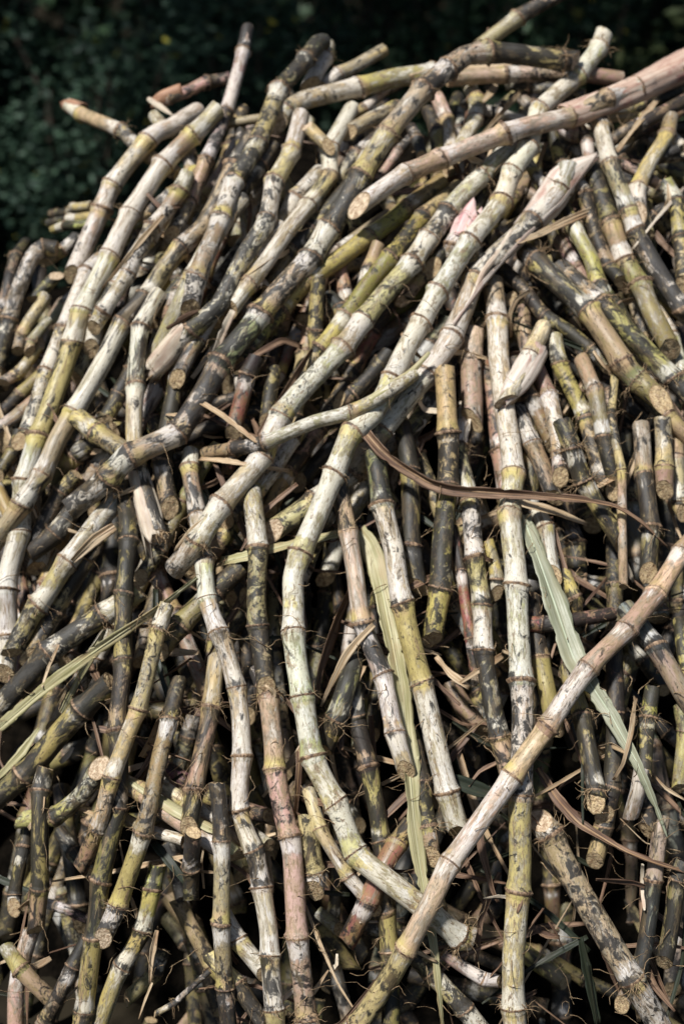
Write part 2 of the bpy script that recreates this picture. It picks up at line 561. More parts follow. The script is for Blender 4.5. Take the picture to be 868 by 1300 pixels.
def build_cane(P3, rad, style, label, ends='cc', roots=0.0, seed=0, kinks=(), more_soot=0.0, node_at=None, taper=0.0, group=None, detail=True):
    rng = np.random.default_rng(seed * 131 + 5)
    base, wax0, soot0 = STYLE[style]
    base = np.array(base)
    s, P = resample(P3, 0.0075)
    L = s[-1]
    # nodes along the cane
    inter = rng.uniform(0.085, 0.125) * (0.75 + 0.35 * min(1.4, rad / 0.017))
    if node_at is None:
        nodes, x = [], rng.uniform(0.25, 0.95) * inter
        while x < L - 0.012:
            nodes.append(x)
            x += inter * rng.uniform(0.62, 1.3)
    else:
        L3 = np.concatenate([[0], np.cumsum(np.linalg.norm(np.diff(P3, axis=0), axis=1))])
        nodes = [float(L3[k]) for k in node_at if 0.01 < L3[k] < L - 0.01]
    for kk in kinks:
        if 0.02 < kk < L - 0.02:
            if len(nodes) and np.min(np.abs(np.array(nodes) - kk)) < 0.62 * inter:
                nodes[int(np.argmin(np.abs(np.array(nodes) - kk)))] = kk
            else:
                nodes = sorted(list(nodes) + [kk])
    nodes = np.array(nodes)
    # small zig-zag from node to node
    T, N, B = frames(P)
    if len(nodes):
        kx = np.concatenate([[0], nodes, [L]])
        za = rng.normal(0, 0.0040, len(kx)); zb = rng.normal(0, 0.0040, len(kx))
        P = P + N * np.interp(s, kx, za)[:, None] + B * np.interp(s, kx, zb)[:, None]
        s, P = resample(P, 0.0075)
        L = s[-1]
        T, N, B = frames(P)
    ns = 16
    th = np.arange(ns) / ns * 2 * math.pi
    # radius along the cane: waist between nodes, swelling at nodes
    tp = taper + rng.normal(0, 0.04)
    R = rad * (1.0 + tp / 2 - tp * s / L) if taper == 0 else rad * (1.0 - taper * s / L)
    idx = np.searchsorted(nodes, s) if len(nodes) else np.zeros(len(s), int)
    dist = np.min(np.abs(s[:, None] - nodes[None, :]), axis=1) if len(nodes) else np.full(len(s), 1.0)
    R = R * (0.945 + 0.115 * np.exp(-(dist / 0.014) ** 2)) * (1 + 0.012 * np.sin(s * 37 + seed))
    # above-node / below-node signed distance (which way the cane grew)
    up = 1 if rng.random() < 0.6 else -1
    sd = np.full(len(s), 1.0)
    for q in nodes:
        e = (s - q) * up
        sd = np.where(np.abs(e) < np.abs(sd), e, sd)
    nb = len(nodes) + 1
    wj = np.clip(wax0 + rng.normal(0, 0.08 if style == 'C' else 0.20, nb) + rng.normal(0, 0.05), 0.02, 0.95)
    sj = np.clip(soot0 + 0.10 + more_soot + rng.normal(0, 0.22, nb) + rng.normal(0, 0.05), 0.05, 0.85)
    hue = rng.normal(0, 0.16, (nb, 1)) + np.array([[0.0, 0.0, 0.0]])
    tj = np.clip(base * (1 + hue) * (1 + rng.normal(0, 0.06, (nb, 3))), 0.02, 0.7)
    ring_no = np.argmin(np.abs(s[:, None] - nodes[None, :]), axis=1) if len(nodes) else np.zeros(len(s), int)
    ring_amp = np.clip(rng.normal(0.45, 0.45, max(1, len(nodes))), 0, 1)[ring_no]
    band = np.exp(-((sd - 0.009) / 0.008) ** 2) * ring_amp
    for q in range(nb):                                     # some joints of a cane have their own colour
        x = rng.random()
        if style == 'C':
            continue
        if x < 0.26:
            tj[q] = tj[q] * 0.5 + 0.5 * np.array([0.43, 0.27, 0.20])
        elif x < 0.52:
            tj[q] = tj[q] * 0.5 + 0.5 * np.array([0.46, 0.36, 0.13])
        elif x < 0.62:
            tj[q] = tj[q] * 0.5 + 0.5 * np.array([0.20, 0.075, 0.07])
    wax = wj[idx] - 0.45 * band + rng.normal(0.38, 0.35, max(1, len(nodes)))[np.argmin(np.abs(s[:, None] - nodes[None, :]), axis=1) if len(nodes) else np.zeros(len(s), int)] * np.exp(-((sd + 0.014) / 0.012) ** 2)      # wax ring just below each node
    soot = sj[idx] + 0.25 * np.exp(-((sd + 0.002) / 0.006) ** 2) - 0.22 * np.exp(-((sd + 0.016) / 0.011) ** 2)
    tint = tj[idx]
    ell = 1 + 0.035 * np.cos(2 * th + rng.uniform(0, 6.28))
    V = (P[:, None, :] + (N[:, None, :] * np.cos(th)[None, :, None] + B[:, None, :] * np.sin(th)[None, :, None])
         * (R[:, None] * ell[None, :])[..., None])
    # end cuts: shear the last rings along the axis
    for side, code in ((0, ends[0]), (-1, ends[1])):
        k = {'c': rng.uniform(0.7, 1.1), 'o': rng.uniform(0.9, 1.25), 'f': 0.5, 'x': 0.1}[code]
        tip = P[side]
        out = T[side] * (1 if side == -1 else -1)
        away = (tip - CAM) / np.linalg.norm(tip - CAM)
        ph = math.atan2(B[side].dot(away), N[side].dot(away)) + rng.normal(0, 0.45)
        if code == 'c' and out[2] > -0.2:                       # upper and level ends: square cut, any way round
            k, ph = 0.15, rng.uniform(0, 6.28)
        if side == 0:
            ph += math.pi
        off = k * rad * np.cos(th - ph) + rng.normal(0, 0.05 * rad, ns) * (3.0 if code == 'f' else 1.0)
        n_ring = min(4, len(s) // 2)
        for q in range(n_ring):
            i = q if side == 0 else len(s) - 1 - q
            V[i] += T[i] * (off * (1 - q / n_ring))[:, None]
    sx, sy = rng.uniform(-50, 50, 2)
    gr, gz = rng.uniform(0.62, 1.45), rng.uniform(0.5, 1.7)
    cv = np.stack([np.broadcast_to(R[:, None] * gr * np.cos(th)[None] + sx, V.shape[:2]),
                   np.broadcast_to(R[:, None] * gr * np.sin(th)[None] + sy, V.shape[:2]),
                   np.broadcast_to(s[:, None] * gr * gz, V.shape[:2])], -1)
    rep = lambda a: np.repeat(a, ns, axis=0)
    amt = np.stack([np.clip(wax, 0, 1.1), np.clip(soot, 0, 1), np.clip(band, 0, 1)], 1)
    org = P[len(P) // 2]
    root = link_mesh('sugarcane_stalk', V.reshape(-1, 3) - org, tube_faces(len(s), ns), M_RIND, None, True,
                     {'cv': ('FLOAT_VECTOR', cv.reshape(-1, 3)), 'tint': ('FLOAT_COLOR', np.c_[rep(tint), np.ones(len(s) * ns)]),
                      'amt': ('FLOAT_VECTOR', rep(amt))})
    root.location = org
    bpy_world = root.matrix_world
    tag(root, label, 'sugarcane', group or 'sugarcane stalks heaped in a pile')

    def child(name, verts, faces, mat, attrs, smooth=True):
        o = link_mesh(name, np.asarray(verts) - org, faces, mat, None, smooth, attrs)
        o.parent = root
        return o
    # cut faces
    for side, code in ((0, ends[0]), (-1, ends[1])):
        ring = V[side]
        ctr = ring.mean(0)
        sg = 1 if side == -1 else -1
        vs, cvv = [ctr - T[side] * sg * rad * (0.10 if code != 'f' else 0.45)], [(0, 0, seed)]
        fs = []
        for lev in (0.5, 0.82, 1.0):
            for j in range(ns):
                jit = rng.normal(0, 0.05) * rad if lev < 1 else 0.0
                vs.append(ctr + (ring[j] - ctr) * lev * 0.995 + T[side] * sg * (jit - (0.035 * rad if lev == 0.82 else 0)))
                cvv.append((math.cos(th[j]) * lev, math.sin(th[j]) * lev, seed))
        for j in range(ns):
            k2 = (j + 1) % ns
            fs.append((0, 1 + j, 1 + k2))
            for lv in (0, 1):
                fs.append((1 + lv * ns + j, 1 + (lv + 1) * ns + j, 1 + (lv + 1) * ns + k2, 1 + lv * ns + k2))
        ct = np.array([0.50, 0.37, 0.20]) * rng.uniform(0.75, 1.15)
        if code in 'of':
            ct = np.array([0.60, 0.47, 0.33]) * rng.uniform(0.85, 1.1)
        child('cut_end', vs, fs, M_CUT, {'cv': ('FLOAT_VECTOR', cvv), 'tint': ('FLOAT_COLOR', np.tile([*ct, 1.0], (len(vs), 1)))})
    # node rings
    prof = [(-6.5, 0.99, 0.0), (-4.0, 1.03, 0.0), (-2.2, 1.055, 0.30), (-1.1, 1.125, 0.85), (0.1, 1.10, 1.0), (1.3, 1.040, 0.45), (4.0, 1.045, 0.12), (6.5, 1.03, 0.10), (9.0, 0.99, 0.0)]
    nsn = 20
    thn = np.arange(nsn) / nsn * 2 * math.pi
    for qi, q in enumerate(nodes):
        sc = rad / 0.016
        rough_n = rng.random() < 0.42
        amp = rng.uniform(1.2, 2.0) if rough_n else rng.uniform(0.4, 1.1)
        rag = rng.normal(0, 0.055 if rough_n else 0.015, nsn)
        wide = rng.uniform(1.3, 2.1) if rough_n else 1.0
        bud = rng.uniform(0.10, 0.26) * np.exp(-((np.mod(thn - rng.uniform(0, 6.28) + math.pi, 2 * math.pi) - math.pi) / 0.33) ** 2) if rng.random() < 0.6 else np.zeros(nsn)
        tilt = rng.uniform(0, 0.22) * rad * np.cos(thn - rng.uniform(0, 6.28))
        vv, cc, aa, sc_ = [], [], [], []
        for o, m, scar in prof:
            pos = q + up * o * 0.001 * sc * (wide if o < 2 else 1.0)
            c0 = np.array([np.interp(pos, s, P[:, k]) for k in range(3)])
            n0 = np.array([np.interp(pos, s, N[:, k]) for k in range(3)])
            b0 = np.array([np.interp(pos, s, B[:, k]) for k in range(3)])
            t0 = np.array([np.interp(pos, s, T[:, k]) for k in range(3)])
            r0 = float(np.interp(pos, s, R))
            mm = 1 + (m - 1) * (amp if m > 1.06 else 1.0) + rag * scar + bud * math.exp(-((o - 3.2) / 2.6) ** 2)
            for j in range(nsn):
                e = np.interp(thn[j], np.append(th, 2 * math.pi), np.append(ell, ell[0]))
                vv.append(c0 + (n0 * math.cos(thn[j]) + b0 * math.sin(thn[j])) * r0 * e * mm[j] + t0 * tilt[j])
                cc.append((r0 * gr * math.cos(thn[j]) + sx, r0 * gr * math.sin(thn[j]) + sy, pos * gr * gz))
                aa.append((float(np.interp(pos, s, wax)), float(np.interp(pos, s, soot)), float(np.interp(pos, s, band))))
                sc_.append(scar)
        tn = tj[min(qi, nb - 1)]
        child('node_ring', vv, tube_faces(len(prof), nsn), M_NODE,
              {'cv': ('FLOAT_VECTOR', cc), 'amt': ('FLOAT_VECTOR', aa), 'scar': ('FLOAT', sc_), 'tint': ('FLOAT_COLOR', np.tile([*tn, 1.0], (len(vv), 1)))})
        pr = 0.20 if roots == 0 else 0.5
        last = roots > 0 and qi in (0, len(nodes) - 1)
        if detail and (rng.random() < pr or last):
            hv_, hf_ = [], []
            big = 1.0 if last else rng.uniform(0.15, 0.5)
            i = int(np.argmin(np.abs(s - q)))
            for k in range(int(6 + 26 * big * (1 if last else 0.6))):
                a = rng.uniform(0, 6.28)
                dr = N[i] * math.cos(a) + B[i] * math.sin(a)
                al = rng.uniform(-1.1, 1.1)
                hair_tube(hv_, hf_, P[i] + dr * R[i] * 1.02 + T[i] * rng.normal(0, 0.0025), dr * 0.7 + T[i] * al,
                          rng.uniform(0.006, 0.018) * (1 + 1.6 * big * max(roots, 0.2)), rng.uniform(0.0004, 0.0009), 0.16, rng)
            child('root_fringe', hv_, hf_, M_ROOT, {})
    if 'f' in ends:
        i = 0 if ends[0] == 'f' else -1
        hv_, hf_ = [], []
        sg = -1 if i == 0 else 1
        for k in range(12):
            a = rng.uniform(0, 6.28)
            dr = N[i] * math.cos(a) + B[i] * math.sin(a)
            hair_tube(hv_, hf_, P[i] + dr * R[i] * 0.9, T[i] * sg + dr * 0.25, rng.uniform(0.01, 0.03), rng.uniform(0.0008, 0.002), 0.03, rng, 3)
        child('frayed_fibres', hv_, hf_, M_ROOT, {})
    return root


def build_leaf(P3, halfw, kind, label, name='dry_leaf', parent=None, cat='leaf', roll=0.0, fold=0.25, seed=0, group=None, taper=(0.35, 1.0, 0.15), split=0):
    rng = np.random.default_rng(seed * 77 + 3)
    s, P = resample(P3, 0.008)
    n = len(s)
    T, _, _ = frames(P)
    view = CAM - P
    view /= np.linalg.norm(view, axis=1)[:, None]
    side = np.cross(T, view)
    side /= np.linalg.norm(side, axis=1)[:, None] + 1e-9
    ang = roll + (0.8 if kind == 'brown' else 0.35) * np.sin(s * rng.uniform(5, 11) + rng.uniform(0, 6)) + np.cumsum(rng.normal(0, 0.02, n))
    nor = np.cross(side, T)
    A = side * np.cos(ang)[:, None] + nor * np.sin(ang)[:, None]
    Nn = nor * np.cos(ang)[:, None] - side * np.sin(ang)[:, None]
    t = s / s[-1]
    wv = np.interp(t, [0, 0.35, 1.0], taper) * halfw * (1 + 0.07 * np.sin(s * 60 + seed))
    k = 7
    xs_ = np.linspace(-1, 1, k)
    vs, cv = [], []
    th = 0.0005
    sy = rng.uniform(-30, 30)
    rip = rng.normal(0, 0.09, k)
    edge = -np.abs(rng.normal(0, 0.10, n)) + (rng.random(n) < 0.05) * -0.35
    for i in range(n):
        for sgn in (1, -1):
            for j in (range(k) if sgn == 1 else range(k - 1, -1, -1)):
                x = xs_[j] * (1 + (edge[i] if j in (0, k - 1) else 0.0))
                lift = fold * abs(x) * wv[i] + rip[j] * wv[i] * math.sin(s[i] * 30 + j)
                vs.append(P[i] + A[i] * x * wv[i] + Nn[i] * (lift + sgn * th * (1 - 0.7 * abs(xs_[j]))))
                cv.append((x * halfw, sy, s[i]))
    fs = tube_faces(n, 2 * k)
    m = 2 * k
    fs.append(tuple(range(m - 1, -1, -1)))
    fs.append(tuple((n - 1) * m + q for q in range(m)))
    org = P[n // 2] if parent is None else np.array(parent.location)
    o = link_mesh(name, np.array(vs) - org, fs, LEAF[kind], None, True, {'cv': ('FLOAT_VECTOR', cv)})
    if parent is None:
        o.location = org
        tag(o, label, cat, group or 'loose cane leaves on the heap')
    else:
        o.parent = parent
    if parent is None and halfw > 0.0075 and kind in M_RIB:
        rv, rc = [], []
        for i in range(n):
            rr = 0.0016 * (1 - 0.7 * t[i])
            for j in range(6):
                a = j / 6 * 6.283
                rv.append(P[i] + A[i] * math.cos(a) * rr * 1.3 + Nn[i] * (math.sin(a) * rr + 0.0007) - org)
                rc.append((math.cos(a) * rr, sy, s[i]))
        rb = link_mesh('midrib', rv, tube_faces(n, 6), M_RIB[kind], None, True, {'cv': ('FLOAT_VECTOR', rc)})
        rb.parent = o
    return o


def build_wrap(P3, rads, kind, parent, flat=0.75, seed=0):
    """a dry leaf sheath rolled round a stalk: an open tube with a torn end"""
    rng = np.random.default_rng(seed)
    L = np.concatenate([[0], np.cumsum(np.linalg.norm(np.diff(P3, axis=0), axis=1))])
    s, P = resample(P3, 0.007)
    r = np.interp(s / s[-1], np.linspace(0, 1, len(rads)), rads)
    T, _, _ = frames(P)
    view = CAM - P
    view /= np.linalg.norm(view, axis=1)[:, None]
    A = np.cross(T, view)
    A /= np.linalg.norm(A, axis=1)[:, None]
    B = np.cross(A, T)
    m = 22
    a = np.arange(m) / m * 2 * math.pi
    ridge = rng.normal(0, 0.05, m)
    seam = rng.integers(0, m)
    ridge[seam] += 0.16
    ridge[(seam + 1) % m] -= 0.08
    V, cv = [], []
    sy = rng.uniform(-20, 20)
    for i in range(len(s)):
        rr = r[i] * (1 + ridge + rng.normal(0, 0.012, m) + 0.05 * np.sin(3 * a + s[i] * 25))
        V.append(P[i] + A[i] * (np.cos(a) * rr)[:, None] + B[i] * (np.sin(a) * rr * flat)[:, None])
        cv.append(np.stack([a * r.mean(), np.full(m, sy), np.full(m, s[i])], 1))
    V, cv = np.array(V), np.array(cv)
    tear = rng.normal(0, 0.6, m) * r[0]
    for q in range(3):
        V[q] += T[q] * (tear * (1 - q / 3))[:, None]
    inner = V - 0.06 * (V - P[:, None, :])
    n = len(s)
    vs = np.concatenate([V.reshape(-1, 3), inner.reshape(-1, 3)])
    f1 = tube_faces(n, m)
    fs = f1 + [tuple(n * m + q for q in reversed(f)) for f in f1]
    for j in range(m):
        k2 = (j + 1) % m
        fs.append((k2, j, n * m + j, n * m + k2))
        e = (n - 1) * m
        fs.append((e + j, e + k2, n * m + e + k2, n * m + e + j))
    o = link_mesh('leaf_sheath', vs - np.array(parent.location), fs, LEAF[kind], None, True,
                  {'cv': ('FLOAT_VECTOR', np.concatenate([cv.reshape(-1, 3)] * 2))})
    o.parent = parent
    return o


def join_stuff(roots, name, label):
    """one mesh out of many buried stalks too many to keep apart"""
    V, F, MI, A = [], [], [], {'cv': [], 'tint': [], 'amt': [], 'scar': []}
    mats, base = [], 0
    for r in roots:
        for o in [r] + list(r.children):
            me, off = o.data, np.array(r.location)
            n = len(me.vertices)
            co = np.empty(n * 3, np.float32)
            me.vertices.foreach_get('co', co)
            V.append(co.reshape(-1, 3) + off)
            if me.materials[0] not in mats:
                mats.append(me.materials[0])
            mi = mats.index(me.materials[0])
            for p in me.polygons:
                F.append(tuple(base + q for q in p.vertices))
                MI.append(mi)
            for k, w_ in (('cv', 3), ('tint', 4), ('amt', 3), ('scar', 1)):
                buf = np.zeros(n * w_, np.float32)
                at_ = me.attributes.get(k)
                if at_:
                    at_.data.foreach_get({3: 'vector', 4: 'color', 1: 'value'}[w_], buf)
                A[k].append(buf)
            base += n
    o = link_mesh(name, np.concatenate(V), F, mats[0], None, True,
                  {'cv': ('FLOAT_VECTOR', np.concatenate(A['cv'])), 'tint': ('FLOAT_COLOR', np.concatenate(A['tint'])),
                   'amt': ('FLOAT_VECTOR', np.concatenate(A['amt'])), 'scar': ('FLOAT', np.concatenate(A['scar']))})
    for m in mats[1:]:
        o.data.materials.append(m)
    o.data.polygons.foreach_set('material_index', MI)
    for r in roots:
        for c in list(r.children):
            bpy.data.objects.remove(c, do_unlink=True)
        bpy.data.objects.remove(r, do_unlink=True)
    tag(o, label, None, None, 'stuff')
    return o


